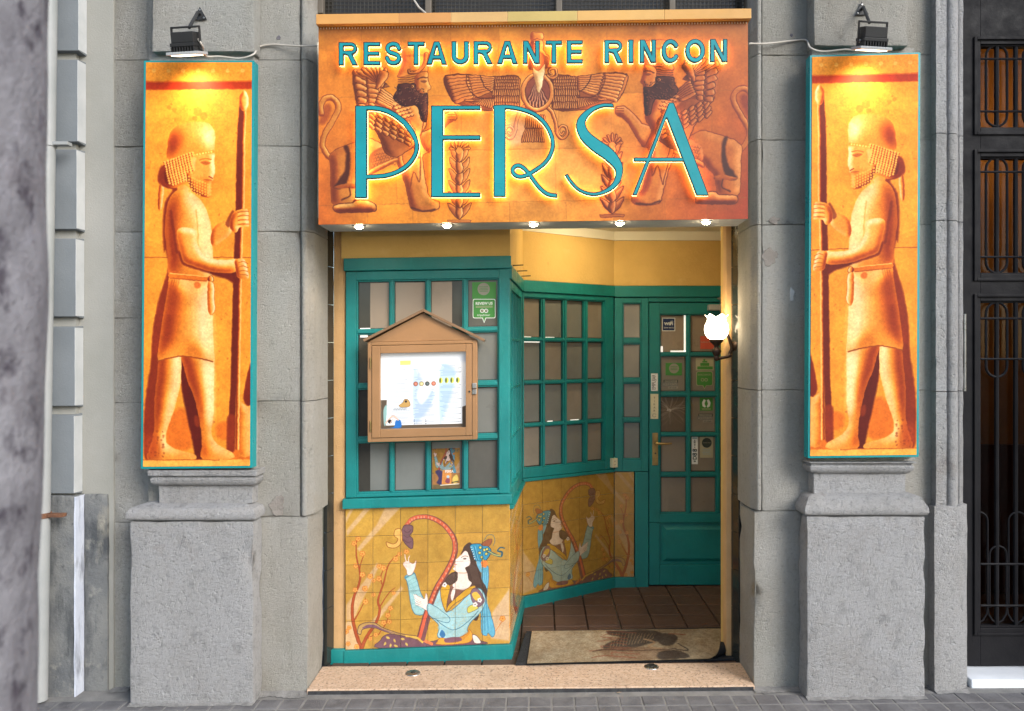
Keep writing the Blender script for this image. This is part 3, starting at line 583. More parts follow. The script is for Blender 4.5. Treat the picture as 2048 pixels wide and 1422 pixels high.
class MB:
    def __init__(s): s.v = []; s.f = []; s.uv = {}; s.mi = []
    def add(s, pts, faces, mi=0):
        b = len(s.v); s.v += [Vector(p) for p in pts]; s.f += [tuple(b+i for i in f) for f in faces]; s.mi += [mi]*len(faces); return b
    def hexa(s, p):      # 4 front (ccw seen from front) + 4 back
        s.add(p, [(0, 1, 2, 3), (5, 4, 7, 6), (4, 0, 3, 7), (1, 5, 6, 2), (3, 2, 6, 7), (4, 5, 1, 0)]); return s
    def box(s, a, b):
        (x0, y0, z0), (x1, y1, z1) = a, b
        return s.hexa([(x0, y0, z0), (x1, y0, z0), (x1, y0, z1), (x0, y0, z1), (x0, y1, z0), (x1, y1, z0), (x1, y1, z1), (x0, y1, z1)])
    def pbox(s, x0, y0, x1, y1, d0, d1):
        a = P(x0, y1, d0); b = P(x1, y0, d0); return s.box((a.x, d0, a.z), (b.x, d1, b.z))
    def pquad(s, pts, d0, d1):      # four pixel corners (tl, tr, br, bl) at depth d0 pushed back to d1
        q = [P(x, y, d0) for x, y in pts]; tl, tr, br, bl = q
        bk = [Vector((p.x, d1, p.z)) for p in (bl, br, tr, tl)]
        return s.hexa([bl, br, tr, tl]+bk)
    def fbox(s, fr, u0, u1, v0, v1, w0, w1):
        return s.hexa([fr(u0, v0, w1), fr(u1, v0, w1), fr(u1, v1, w1), fr(u0, v1, w1), fr(u0, v0, w0), fr(u1, v0, w0), fr(u1, v1, w0), fr(u0, v1, w0)])
    def prism(s, pts, off):          # polygon (ccw from outside) extruded by vector off
        n = len(pts); off = Vector(off); b = s.add(list(pts)+[Vector(p)+off for p in pts], [])
        s.f.append(tuple(b+i for i in range(n))); s.f.append(tuple(b+n+i for i in reversed(range(n))))
        for i in range(n): j = (i+1) % n; s.f.append((b+i, b+n+i, b+n+j, b+j))
        s.mi += [0]*(n+2); return s
    def tube(s, path, r, n=8, caps=True):
        path = [Vector(p) for p in path]; m = len(path); rs = r if isinstance(r, (list, tuple)) else [r]*m
        b = len(s.v); up = None
        for i, p in enumerate(path):
            t = (path[min(i+1, m-1)]-path[max(i-1, 0)]).normalized()
            if up is None: up = Vector((0, 0, 1)) if abs(t.z) < .9 else Vector((1, 0, 0))
            a = t.cross(up).normalized(); c = a.cross(t).normalized(); up = c
            for k in range(n):
                q = k*math.tau/n; s.v.append(p+(a*math.cos(q)+c*math.sin(q))*rs[i])
        for i in range(m-1):
            for k in range(n):
                l = (k+1) % n; s.f.append((b+i*n+k, b+i*n+l, b+(i+1)*n+l, b+(i+1)*n+k)); s.mi.append(0)
        if caps:
            s.f.append(tuple(b+k for k in reversed(range(n)))); s.f.append(tuple(b+(m-1)*n+k for k in range(n))); s.mi += [0, 0]
        return s
    def lathe(s, prof, o, axis=(0, 0, 1), n=20, mod=None):
        o = Vector(o); ax = Vector(axis).normalized(); a = ax.orthogonal().normalized(); c = ax.cross(a); b = len(s.v); m = len(prof)
        for i, (r, h) in enumerate(prof):
            for k in range(n):
                q = k*math.tau/n; rr, hh = (r, h) if mod is None else mod(i, q, r, h)
                s.v.append(o+ax*hh+(a*math.cos(q)+c*math.sin(q))*rr)
        for i in range(m-1):
            for k in range(n):
                l = (k+1) % n; s.f.append((b+i*n+k, b+i*n+l, b+(i+1)*n+l, b+(i+1)*n+k)); s.mi.append(0)
        return s
    def rbox(s, lo, hi, r=.006, step=.05, amp=.0015, chip=.004, seed=0, sides='all'):
        """rounded stone block: every face a grid, edges worn"""
        lo, hi = Vector(lo), Vector(hi); L = hi-lo
        def ax(k):
            n = max(2, int(L[k]/step)); return [0, r*.4, r]+[r+(L[k]-2*r)*i/n for i in range(1, n)]+[L[k]-r, L[k]-r*.4, L[k]]
        A = [ax(0), ax(1), ax(2)]; idx = {}; s0 = Vector((seed*3.1, seed*1.7, seed*.9))
        def vert(p):
            key = tuple(round(c, 5) for c in p)
            if key in idx: return idx[key]
            q = Vector([min(max(p[k], r), L[k]-r) for k in range(3)]); dv = Vector(p)-q; edge = sum(1 for k in range(3) if p[k] <= r or p[k] >= L[k]-r)
            nrm = dv.normalized() if dv.length > 1e-9 else Vector((0, 0, 0)); w0 = lo+q+nrm*r
            a = mnoise.noise((w0+s0)*14)*amp+mnoise.noise((w0+s0)*45)*amp*.6
            if edge >= 2: a -= max(0, mnoise.noise((w0+s0)*9)-.12)*chip*2+max(0, mnoise.noise((w0+s0)*30))*chip*.6
            s.v.append(w0+nrm*a); idx[key] = len(s.v)-1; return idx[key]
        def face(k, val, flip):
            i, j = (k+1) % 3, (k+2) % 3
            for a in range(len(A[i])-1):
                for b in range(len(A[j])-1):
                    q = []
                    for da, db in ((0, 0), (1, 0), (1, 1), (0, 1)):
                        p = [0, 0, 0]; p[k] = val; p[i] = A[i][a+da]; p[j] = A[j][b+db]; q.append(vert(p))
                    s.f.append(tuple(reversed(q)) if flip else tuple(q)); s.mi.append(0)
        for k in range(3):
            face(k, 0, True)
            if not (k == 1 and sides == 'noback'): face(k, L[k], False)
        return s
    def vloft(s, levels, yb, seed=0, amp=.0008, step=.04):
        """moulded pier: levels (z, x0, x1, yfront) joined upwards, back at yb; front and both sides"""
        rows = []; n = max(3, int((levels[0][2]-levels[0][1])/step))
        for z, x0, x1, yf in levels:
            row = [(x0, yb, z), (x0, yb*.5+yf*.5, z), (x0, yf+.004, z)]+[(x0+.003+(x1-x0-.006)*i/n, yf, z) for i in range(n+1)]+[(x1, yf+.004, z), (x1, yb*.5+yf*.5, z), (x1, yb, z)]
            b = len(s.v)
            for p in row:
                p = Vector(p); q = p*12+Vector((seed*5, 0, seed)); a = mnoise.noise(q)*amp+mnoise.noise(q*3.3)*amp
                s.v.append(p+Vector((a*.4, -a, a*.3)))
            rows.append((b, len(row)))
        for (b, m), (c, _) in zip(rows, rows[1:]):
            for i in range(m-1): s.f.append((b+i, b+i+1, c+i+1, c+i)); s.mi.append(0)
        s.f.append(tuple(rows[0][0]+i for i in reversed(range(rows[0][1])))); s.f.append(tuple(rows[-1][0]+i for i in range(rows[-1][1]))); s.mi += [0, 0]
        return s
    def build(s, name, mat, parent=None, smooth=False, bevel=0, seg=2, uvf=None, angle=40):
        if parent is not None: o = wloc(parent)
        else:
            xs = [p.x for p in s.v]; ys = [p.y for p in s.v]; zs = [p.z for p in s.v]
            o = Vector(((min(xs)+max(xs))/2, (min(ys)+max(ys))/2, min(zs)))
        me = bpy.data.meshes.new(name); me.from_pydata([tuple(p-o) for p in s.v], [], s.f)
        if any(s.mi): me.polygons.foreach_set('material_index', s.mi)
        if uvf:
            uv = me.uv_layers.new(name='UVMap')
            for lp in me.loops: uv.data[lp.index].uv = uvf(s.v[lp.vertex_index])
        if bevel:
            bm = bmesh.new(); bm.from_mesh(me); bmesh.ops.recalc_face_normals(bm, faces=bm.faces)
            ed = [e for e in bm.edges if len(e.link_faces) == 2 and e.calc_face_angle(0) > .5]
            bmesh.ops.bevel(bm, geom=ed, offset=bevel, segments=seg, affect='EDGES', profile=.6, clamp_overlap=True); bm.to_mesh(me); bm.free()
        elif not uvf and not any(s.mi):
            bm = bmesh.new(); bm.from_mesh(me); bmesh.ops.recalc_face_normals(bm, faces=bm.faces); bm.to_mesh(me); bm.free()
        if smooth:
            me.polygons.foreach_set('use_smooth', [True]*len(me.polygons))
            if angle < 180: me.set_sharp_from_angle(angle=R(angle))
        me.update()
        return link_mesh(name, me, mat, parent, o)

class Fr:
    """a wall plane: u along the wall, v up, w out of the wall towards the street"""
    def __init__(s, o, ux):
        s.o = Vector(o); s.ux = Vector(ux); s.h = Vector((s.ux.x, s.ux.y, 0)).normalized(); s.n = Vector((s.h.y, -s.h.x, 0))
        k = math.hypot(s.ux.x, s.ux.y); s.ux = s.ux/k
    def __call__(s, u, v, w=0): return s.o+s.ux*u+Vector((0, 0, v))+s.n*w
    def px(s, x, y, w=0):
        d = Vector(((x-PPX)/FPX, 1, -(y-PPY)/FPX)); p0 = s.o+s.n*w
        t = (p0-CAM).dot(s.n)/d.dot(s.n); rel = CAM+d*t-s.o-s.n*w; u = rel.dot(s.h)
        return u, rel.z-u*s.ux.z
    def rect(s, x0, y0, x1, y1, w=0):
        ym = (y0+y1)/2; xm = (x0+x1)/2
        return s.px(x0, ym, w)[0], s.px(x1, ym, w)[0], s.px(xm, y1, w)[1], s.px(xm, y0, w)[1]

# ---------------------------------------------------------------- materials
def nodes(name):
    m = bpy.data.materials.new(name); m.use_nodes = True; n = m.node_tree; n.nodes.clear()
    o = n.nodes.new('ShaderNodeOutputMaterial'); b = n.nodes.new('ShaderNodeBsdfPrincipled'); n.links.new(b.outputs[0], o.inputs[0])
    return m, n, b
def srgb(*c): return tuple(((x/255)/12.92 if x/255 <= .04045 else ((x/255+.055)/1.055)**2.4) for x in c)
def nz(n, scale, detail=5, rough=.6, vec=None, dist=0, sc=(1, 1, 1)):
    t = n.nodes.new('ShaderNodeTexNoise'); t.inputs['Scale'].default_value = scale; t.inputs['Detail'].default_value = detail; t.inputs['Roughness'].default_value = rough; t.inputs['Distortion'].default_value = dist
    g = n.nodes.new('ShaderNodeNewGeometry')
    if sc != (1, 1, 1):
        q = n.nodes.new('ShaderNodeVectorMath'); q.operation = 'MULTIPLY'; q.inputs[1].default_value = sc; n.links.new(g.outputs['Position'], q.inputs[0]); n.links.new(q.outputs[0], t.inputs['Vector'])
    else: n.links.new(g.outputs['Position'], t.inputs['Vector'])
    return t.outputs['Fac']
def rampn(n, fac, a, b, ca=(0, 0, 0), cb=(1, 1, 1)):
    r = n.nodes.new('ShaderNodeValToRGB'); r.color_ramp.elements[0].position = a; r.color_ramp.elements[1].position = b
    r.color_ramp.elements[0].color = (*ca, 1); r.color_ramp.elements[1].color = (*cb, 1); n.links.new(fac, r.inputs[0]); return r.outputs[0]
def mixn(n, fac, a, b, mode='MIX'):
    m = n.nodes.new('ShaderNodeMix'); m.data_type = 'RGBA'; m.blend_type = mode
    for sck, v in ((m.inputs[0], fac), (m.inputs[6], a), (m.inputs[7], b)):
        if hasattr(v, 'links'): n.links.new(v, sck)
        elif isinstance(v, (int, float)): sck.default_value = v
        else: sck.default_value = (*v, 1)
    return m.outputs[2]
def pmat(name, c1, c2=None, rough=.7, scale=5, bump=.0, bscale=60, spec=.4, metal=0, layers=(), rvar=.12, coat=0, fine=.0, sc=(1, 1, 1), pits=0, bd=.01, ov=0):
    """layers: (colour, noise scale, from, to, amount[, stretch])"""
    m, n, b = nodes(name); c2 = c2 or tuple(x*.8 for x in c1)
    col = mixn(n, rampn(n, nz(n, scale, sc=sc), .35, .65), c1, c2)
    for L in layers:
        c, s_, a, e, amt = L[:5]; f = rampn(n, nz(n, s_, 6, .65, sc=L[5] if len(L) > 5 else (1, 1, 1)), a, e, (0, 0, 0), (amt, amt, amt)); col = mixn(n, f, col, c)
    if ov:
        oi = n.nodes.new('ShaderNodeObjectInfo'); col = mixn(n, 1.0, col, rampn(n, oi.outputs['Random'], 0, 1, (1-ov, 1-ov*1.05, 1-ov*1.2), (1.0, 1.0, 1.0)), 'MULTIPLY')
    n.links.new(col, b.inputs['Base Color'])
    rr = rampn(n, nz(n, scale*3), .3, .7, (max(rough-rvar, .02),)*3, (min(rough+rvar, 1),)*3); n.links.new(rr, b.inputs['Roughness'])
    b.inputs['Specular IOR Level'].default_value = spec; b.inputs['Metallic'].default_value = metal; b.inputs['Coat Weight'].default_value = coat; b.inputs['Coat Roughness'].default_value = .15
    if bump:
        bp = n.nodes.new('ShaderNodeBump'); bp.inputs['Strength'].default_value = bump; bp.inputs['Distance'].default_value = bd
        h = nz(n, bscale, 6, .7)
        if pits:
            pr_ = rampn(n, nz(n, pits, 3, .6), .56, .70, (1, 1, 1), (0, 0, 0)); a = n.nodes.new('ShaderNodeMath'); a.operation = 'MULTIPLY_ADD'; a.inputs[1].default_value = .45; n.links.new(pr_, a.inputs[0]); n.links.new(h, a.inputs[2]); h = a.outputs[0]
        if fine:
            a = n.nodes.new('ShaderNodeMath'); a.operation = 'MULTIPLY_ADD'; a.inputs[1].default_value = fine; n.links.new(nz(n, bscale*4, 3, .6), a.inputs[0]); n.links.new(h, a.inputs[2]); h = a.outputs[0]
        n.links.new(h, bp.inputs['Height']); n.links.new(bp.outputs[0], b.inputs['Normal'])
    return m
def emat(name, col, strength, base=(.8, .8, .8)):
    m, n, b = nodes(name); b.inputs['Base Color'].default_value = (*base, 1); b.inputs['Emission Color'].default_value = (*col, 1); b.inputs['Emission Strength'].default_value = strength; b.inputs['Roughness'].default_value = .4
    return m
def printmat(name, arr, rough=.45, spec=.4, emit=0, grain=.0, coat=0):
    """a drawn picture (sRGB array, top row first) printed on a surface"""
    h, w_ = arr.shape[:2]; im = bpy.data.images.new(name, w_, h); px = np.ones((h, w_, 4), np.float32); px[..., :3] = np.clip(arr[::-1]/255., 0, 1)
    im.pixels.foreach_set(px.ravel()); im.update(); im.pack()
    m, n, b = nodes(name); t = n.nodes.new('ShaderNodeTexImage'); t.image = im; t.extension = 'EXTEND'
    u = n.nodes.new('ShaderNodeUVMap'); u.uv_map = 'UVMap'; n.links.new(u.outputs[0], t.inputs[0])
    col = t.outputs[0]
    if grain: col = mixn(n, rampn(n, nz(n, 30, 6), .3, .7, (0, 0, 0), (grain,)*3), col, (.25, .22, .2), 'MULTIPLY')
    n.links.new(col, b.inputs['Base Color']); b.inputs['Roughness'].default_value = rough; b.inputs['Specular IOR Level'].default_value = spec; b.inputs['Coat Weight'].default_value = coat
    if emit: n.links.new(col, b.inputs['Emission Color']); b.inputs['Emission Strength'].default_value = emit
    return m

STONE = pmat('grey_stone', (.53, .505, .45), (.57, .55, .505), .92, 2.6, .9, 120, .2, 0, (((.42, .375, .31), 1.7, .48, .7, .65), ((.44, .45, .40), 1.1, .5, .7, .6), ((.66, .645, .61), 75, .52, .66, .45), ((.31, .29, .26), 62, .54, .68, .5), ((.35, .315, .265), 6, .55, .72, .5, (1, 1, .22)), ((.62, .58, .52), 3.3, .58, .74, .5, (1, 1, .5)), ((.24, .215, .19), 9, .64, .76, .6), ((.10, .09, .085), 40, .70, .76, .8)), fine=.6, pits=42, bd=.02, ov=.16)
STONE2 = pmat('grey_stone_rough', (.53, .518, .505), (.57, .56, .555), .94, 4, 1.0, 95, .2, 0, (((.40, .365, .335), 2.2, .5, .72, .55), ((.60, .60, .61), 72, .5, .66, .5), ((.24, .235, .24), 66, .52, .68, .55), ((.56, .555, .56), 19, .55, .72, .45), ((.26, .25, .25), 15, .54, .70, .5), ((.34, .27, .23), 5, .62, .76, .45), ((.29, .285, .29), 10, .58, .72, .5, (1, 1, .4)), ((.10, .095, .095), 44, .69, .75, .8)), fine=.6, pits=55, bd=.018, ov=.10)
MORTAR = pmat('mortar', (.24, .22, .195), (.40, .38, .34), .95, 12, .6, 90)
PLASTER = pmat('beige_plaster', (.27, .265, .235), (.32, .31, .28), .9, 2, .25, 120, .2, 0, (((.27, .26, .23), 1.1, .5, .75, .4),))
QUOIN = pmat('painted_quoin', (.155, .17, .18), (.19, .205, .215), .75, 3, .2, 90, .3, 0, (((.30, .31, .31), 9, .68, .8, .4), ((.12, .13, .135), 2, .5, .8, .5)))
CEMENT = pmat('stained_cement', (.12, .125, .13), (.20, .20, .19), .9, 3.5, .6, 60, .25, 0, (((.055, .06, .065), 9, .48, .62, .8, (1, 1, .35)), ((.33, .32, .28), 5, .58, .68, .7), ((.36, .33, .26), 3.5, .62, .72, .6, (1, 1, .4)), ((.05, .05, .055), 30, .6, .7, .6)))
WHITEWASH = pmat('worn_whitewash', (.50, .53, .62), (.60, .63, .70), .8, 8, .4, 70, .3, 0, (((.22, .23, .26), 12, .52, .66, .8, (1, 1, .25)),))
PIPE = pmat('painted_pipe', (.27, .28, .27), (.33, .33, .32), .55, 4, .1, 60, .4, 0, (((.25, .23, .21), 30, .68, .78, .7),))
RUST = pmat('rusty_iron', (.28, .13, .07), (.16, .08, .05), .85, 20, .6, 120, .3, .4)
PILLAR = pmat('mauve_granite', (.15, .143, .155), (.25, .242, .258), .85, 11, .8, 40, .2, 0, (((.05, .042, .055), 18, .54, .66, .9), ((.27, .26, .29), 30, .56, .7, .6), ((.10, .08, .09), 8, .55, .72, .7)))
TEAL = pmat('teal_gloss_paint', (.007, .20, .192), (.006, .165, .16), .42, 4, .25, 60, .4, 0, (((.005, .11, .10), 5, .52, .74, .5), ((.012, .25, .235), 40, .56, .74, .4, (1, 1, .12)), ((.06, .30, .27), 55, .69, .75, .45), ((.03, .05, .045), 28, .70, .76, .6)), .12)
TEALF = pmat('teal_panel_paint', (.004, .25, .255), (.004, .23, .24), .35, 4, .04, 90, .45)
YELLOW = pmat('ochre_wall', (.68, .45, .15), (.61, .40, .13), .85, 3, .35, 60, .25, 0, (((.5, .30, .09), 1.5, .5, .8, .4), ((.74, .55, .25), 8, .6, .74, .35), ((.42, .27, .10), 14, .66, .74, .35)))
POST = pmat('salmon_stucco', (.72, .45, .21), (.64, .38, .17), .9, 8, .8, 120, .2, 0, (((.42, .24, .10), 30, .6, .75, .4),), fine=.5)
CREAM = pmat('cream_ceiling', (.78, .74, .60), (.72, .68, .55), .9, 3, .1, 90, .2)
BLACKT = pmat('black_marble_tile', (.018, .02, .018), (.03, .032, .028), .12, 6, 0, 60, .5, 0, (((.25, .25, .22), 12, .72, .76, .5),))
CGROUT = pmat('cream_grout', (.52, .42, .26), (.46, .37, .23), .9, 20)
GROUT = pmat('grey_grout', (.30, .29, .27), (.22, .21, .2), .95, 20, .4, 90)
TERRA = pmat('terracotta_tile', (.07, .040, .028), (.105, .06, .04), .62, 3, .25, 70, .4, 0, (((.10, .06, .045), 3.5, .5, .75, .6), ((.36, .22, .14), 18, .64, .78, .4)))
GRANITE = pmat('tan_granite', (.50, .34, .225), (.62, .46, .33), .5, 45, .25, 130, .4, 0, (((.13, .085, .06), 80, .55, .63, .85), ((.74, .58, .46), 75, .6, .68, .5), ((.30, .21, .15), 4, .5, .78, .5)))
PAVE = pmat('grey_paver', (.12, .115, .117), (.18, .175, .175), .85, 7, .6, 110, .3, 0, (((.09, .085, .085), 9, .5, .7, .7), ((.36, .34, .31), 5, .62, .76, .5), ((.34, .33, .33), 150, .66, .78, .5)))
PAVEM = pmat('paver_joint', (.25, .24, .225), (.18, .175, .165), .95, 10, .6, 80, .2, 0, (((.40, .38, .34), 6, .64, .8, .5),))
ASPHALT = pmat('asphalt', (.05, .05, .05), (.07, .07, .07), .9, 8, .5, 120)
GLASS = pmat('dark_glass', (.050, .046, .038), (.034, .032, .028), .1, 3, 0, 60, .5)
FILMS = [pmat('frosted_sheet_%s' % k, c, tuple(x*.85 for x in c), .34, 2.2, .05, 200, .35, 0, ((tuple(x*.62 for x in c), 4.5, .5, .75, .55), (tuple(min(1, x*1.25) for x in c), 9, .58, .75, .4, (1, 1, .3))), .08, .5) for k, c in (('warm', (.32, .25, .185)), ('taupe', (.235, .205, .165)), ('grey', (.17, .175, .16)), ('dim', (.10, .094, .08)))]
WHITE = pmat('white_sheet', (.8, .8, .78), (.75, .75, .73), .6, 5)
BROWNP = pmat('brown_box_paint', (.30, .16, .07), (.26, .14, .06), .5, 5, .08, 90, .4, 0, (((.26, .14, .06), 4, .55, .8, .4),))
ROOFB = pmat('brown_roof_paint', (.16, .095, .05), (.20, .12, .065), .6, 8, .2, 60)
IRON = pmat('black_iron_paint', (.0075, .0072, .0085), (.012, .0115, .013), .6, 6, .15, 80, .12, 0, (((.06, .06, .065), 40, .68, .76, .5),))
BLACKP = pmat('black_plastic', (.02, .02, .02), (.03, .03, .03), .55, 8, .1, 90)
STEEL = pmat('brushed_steel', (.45, .44, .42), (.35, .34, .32), .35, 20, .1, 90, .5, 1)
BRASS = pmat('old_brass', (.42, .29, .11), (.28, .19, .08), .38, 25, .15, 80, .5, .9)
BRONZE = pmat('dark_bronze', (.035, .02, .013), (.055, .032, .02), .42, 20, .1, 80, .5, .7)
MARBLE = pmat('white_marble', (.72, .74, .76), (.65, .67, .69), .5, 5, .15, 60, .4, 0, (((.42, .42, .42), 3, .6, .8, .5),))
CABLE = pmat('grey_cable', (.42, .38, .32), (.5, .46, .4), .6, 9)
AMBER = pmat('brown_hall_wall', (.42, .22, .06), (.32, .16, .045), .6, 3, .1, 50, .3, 0, (((.22, .09, .03), 2.5, .5, .7, .5),))
MESHM = pmat('dark_wire_mesh', (.03, .027, .022), (.045, .04, .032), .8, 10)
BLK = pmat('black_ink', (.012, .03, .03), None, .5, 5)
CREAMP = pmat('cream_plate', (.72, .66, .44), (.66, .6, .4), .4, 8)
SOCKET = pmat('ivory_plastic', (.74, .70, .50), None, .45, 5)
SIGNGREY = pmat('grey_aluminium', (.42, .43, .43), (.38, .39, .39), .45, 5, .05, 60, .5)
GREENV = pmat('green_vinyl', (.055, .25, .045), (.05, .22, .04), .45, 5)
DGROUT = pmat('dark_floor_grout', (.055, .037, .028), (.07, .048, .035), .95, 20, .4, 90)
def flat(name, *c, rough=.5): return pmat(name, srgb(*c), None, rough, 5)

def text_mesh(body, parent, name, mat, fr, u, v, w, size, width=None, rot=0, off=.0, ext=.0008):
    cu = bpy.data.curves.new('t', 'FONT'); cu.body = body; cu.size = size; cu.align_x = 'CENTER'; cu.align_y = 'CENTER'; cu.offset = off; cu.extrude = ext; cu.resolution_u = 3
    o = bpy.data.objects.new('t', cu); COL.objects.link(o); bpy.context.view_layer.update()
    me = bpy.data.meshes.new_from_object(o.evaluated_get(bpy.context.evaluated_depsgraph_get())); bpy.data.objects.remove(o); bpy.data.curves.remove(cu)
    co = np.array([q.co[:] for q in me.vertices]); base = wloc(parent)
    k = 1.0 if width is None else width/max(np.ptp(co[:, 0]), 1e-6); mx = (co[:, 0].max()+co[:, 0].min())/2; my = (co[:, 1].max()+co[:, 1].min())/2
    c, s = math.cos(rot), math.sin(rot)
    for q in me.vertices:
        a, b = (q.co.x-mx)*k, (q.co.y-my); q.co = fr(u+a*c-b*s, v+a*s+b*c, w+q.co.z)-base
    me.name = name; me.materials.clear(); me.update()
    return link_mesh(name, me, mat, parent, base)
# ---------------------------------------------------------------- ground
def gz(x): return .010+.0095*x
def sheet(name, x0, x1, y0, y1, zoff, mat, nx=2):
    m = MB(); xs = [x0+(x1-x0)*i/nx for i in range(nx+1)]
    for a, b in zip(xs, xs[1:]): m.add([(a, y0, gz(max(min(a, 6), -6))+zoff), (b, y0, gz(max(min(b, 6), -6))+zoff), (b, y1, gz(max(min(b, 6), -6))+zoff), (a, y1, gz(max(min(a, 6), -6))+zoff)], [(0, 1, 2, 3)])
    return tag(m.build(name, mat), kind='structure')
sheet('street', -500, 500, -500, -3.2, -.12, ASPHALT, 8)
walk = sheet('sidewalk', -30, 30, -3.2, 3, -.0012, PAVEM, 60)
kerb = MB()
for i in range(30): kerb.box((-15+i, -3.35, gz(-15+i)-.14), (-15+i+.99, -3.2, gz(-15+i)+.002))
tag(kerb.build('kerb', STONE, None, False, .012), kind='structure')
pm = None; S = .107
for r_ in range(6):
    for c in range(50):
        x = -2.62+c*S; y1 = -.075-r_*S
        if pm is None:
            m = MB().box((-S/2+.003, -S/2+.003, -.03), (S/2-.003, S/2-.003, 0)); m.v = [v for v in m.v]
            ob = m.build('paver', PAVE, None, False, .0035, 1); pm = ob.data; 
            for v in pm.vertices: v.co.z += -.03
        else:
            ob = bpy.data.objects.new('paver', pm); COL.objects.link(ob)
        ob.parent = walk; jz = random.uniform(-.0015, .0015)
        ob.location = Vector((x+S/2, y1-S/2, gz(x+S/2)+.001+jz))-walk.location; ob.rotation_euler = (random.uniform(-.008, .008), math.atan(.0095)*-1+random.uniform(-.006, .006), random.uniform(-.006, .006))

# ---------------------------------------------------------------- the stone building
bld = thing('stone_building', 'grey stone building front with pilasters framing the restaurant entrance', 'building', (0, .3, 0))
SEED = [0]
def stone(parent, x0, y0, x1, y1, d0, d1, name='stone_block', mat=STONE, r=.0028, amp=.0014, chip=.005):
    SEED[0] += 1; a = P(x0, y1, d0); b = P(x1, y0, d0); g = .0005
    return MB().rbox((a.x+g, d0, a.z+g), (b.x-g, d1, b.z-g), r, .06, amp, chip, SEED[0], 'noback').build(name, mat, parent, True, angle=180)
def wall_col(x0, x1, ys, d0, d1, mat=STONE):
    for a, b in zip(ys, ys[1:]): stone(bld, x0, a, x1, b, d0, d1, 'stone_block', mat)
def backing(x0, y0, x1, y1, d0, d1): MB().pbox(x0, y0, x1, y1, d0, d1).build('mortar_core', MORTAR, bld)
GL, GRt = 1440, 1420
wall_col(226, 310, [-210, 120, 293, 464, 636, 806, 1045, GL], .07, .3)
wall_col(296, 600, [-210, 120, 292, 463, 802, 1033], 0, .27)
stone(bld, 296, 1033, 616, 1392, 0, .28, 'stone_block', STONE, .008, .003, .010)
stone(bld, 440, 1392, 612, GL, .003, .28)
wall_col(1524, 1880, [-210, 110, 280, 450, 780, 1022], 0, .27)
stone(bld, 1507, 1022, 1880, 1384, 0, .28, 'stone_block', STONE, .008, .003, .010)
backing(300, -205, 596, 1385, .012, .22); backing(1528, -205, 1875, 1375, .012, .22); backing(228, -205, 300, 1400, .082, .22)
def jamb(xs, sgn, ys, kx=1.0):
    """vertical bead and cove moulding beside the opening, cut at the courses"""
    for a, b in zip(ys, ys[1:]):
        x = xs; pr = [(0, .27), (0, .010), (.004, .012), (.008, .002)]+[(.028-.020*math.cos(t), .004-.020*math.sin(t)) for t in (.5, 1.0, 1.57, 2.1, 2.6)]+[(.050, .008), (.054, .020), (.066, .030), (.072, .05), (.073, .28)]
        z1 = P(0, a, 0).z-.002; z0 = P(0, b, 0).z+.002; pts = [(x+sgn*p[0]*kx, p[1], z0) for p in pr]
        if sgn < 0: pts = pts[::-1]
        m = MB(); n = max(2, int((z1-z0)/.05)); L = len(pts)
        for i in range(n+1):
            z = z0+(z1-z0)*i/n
            for p in pts:
                q = Vector((p[0], p[1], z)); e = mnoise.noise(q*18)*.0016+mnoise.noise(q*50)*.0009; m.v.append(q+Vector((e*sgn, -e, 0)))
        for i in range(n):
            for k in range(L-1): m.f.append((i*L+k, i*L+k+1, (i+1)*L+k+1, (i+1)*L+k)); m.mi.append(0)
        m.f += [tuple(range(L)), tuple(n*L+k for k in reversed(range(L)))]; m.mi += [0, 0]
        m.build('jamb_moulding', STONE, bld, True, angle=50)
jamb(P(600, 0, 0).x, 1, [-210, 120, 292, 463, 802, 1031], .84); jamb(P(1525, 0, 0).x, -1, [-210, 110, 280, 450, 780, 1020], .70)
MB().box((-1.12, .09, 2.34), (1.05, .26, 3.22)).build('lintel', CREAM, bld)
MB().box((-3.2, .26, 2.62), (1.98, .32, 3.95)).build('upper_core', MORTAR, bld)

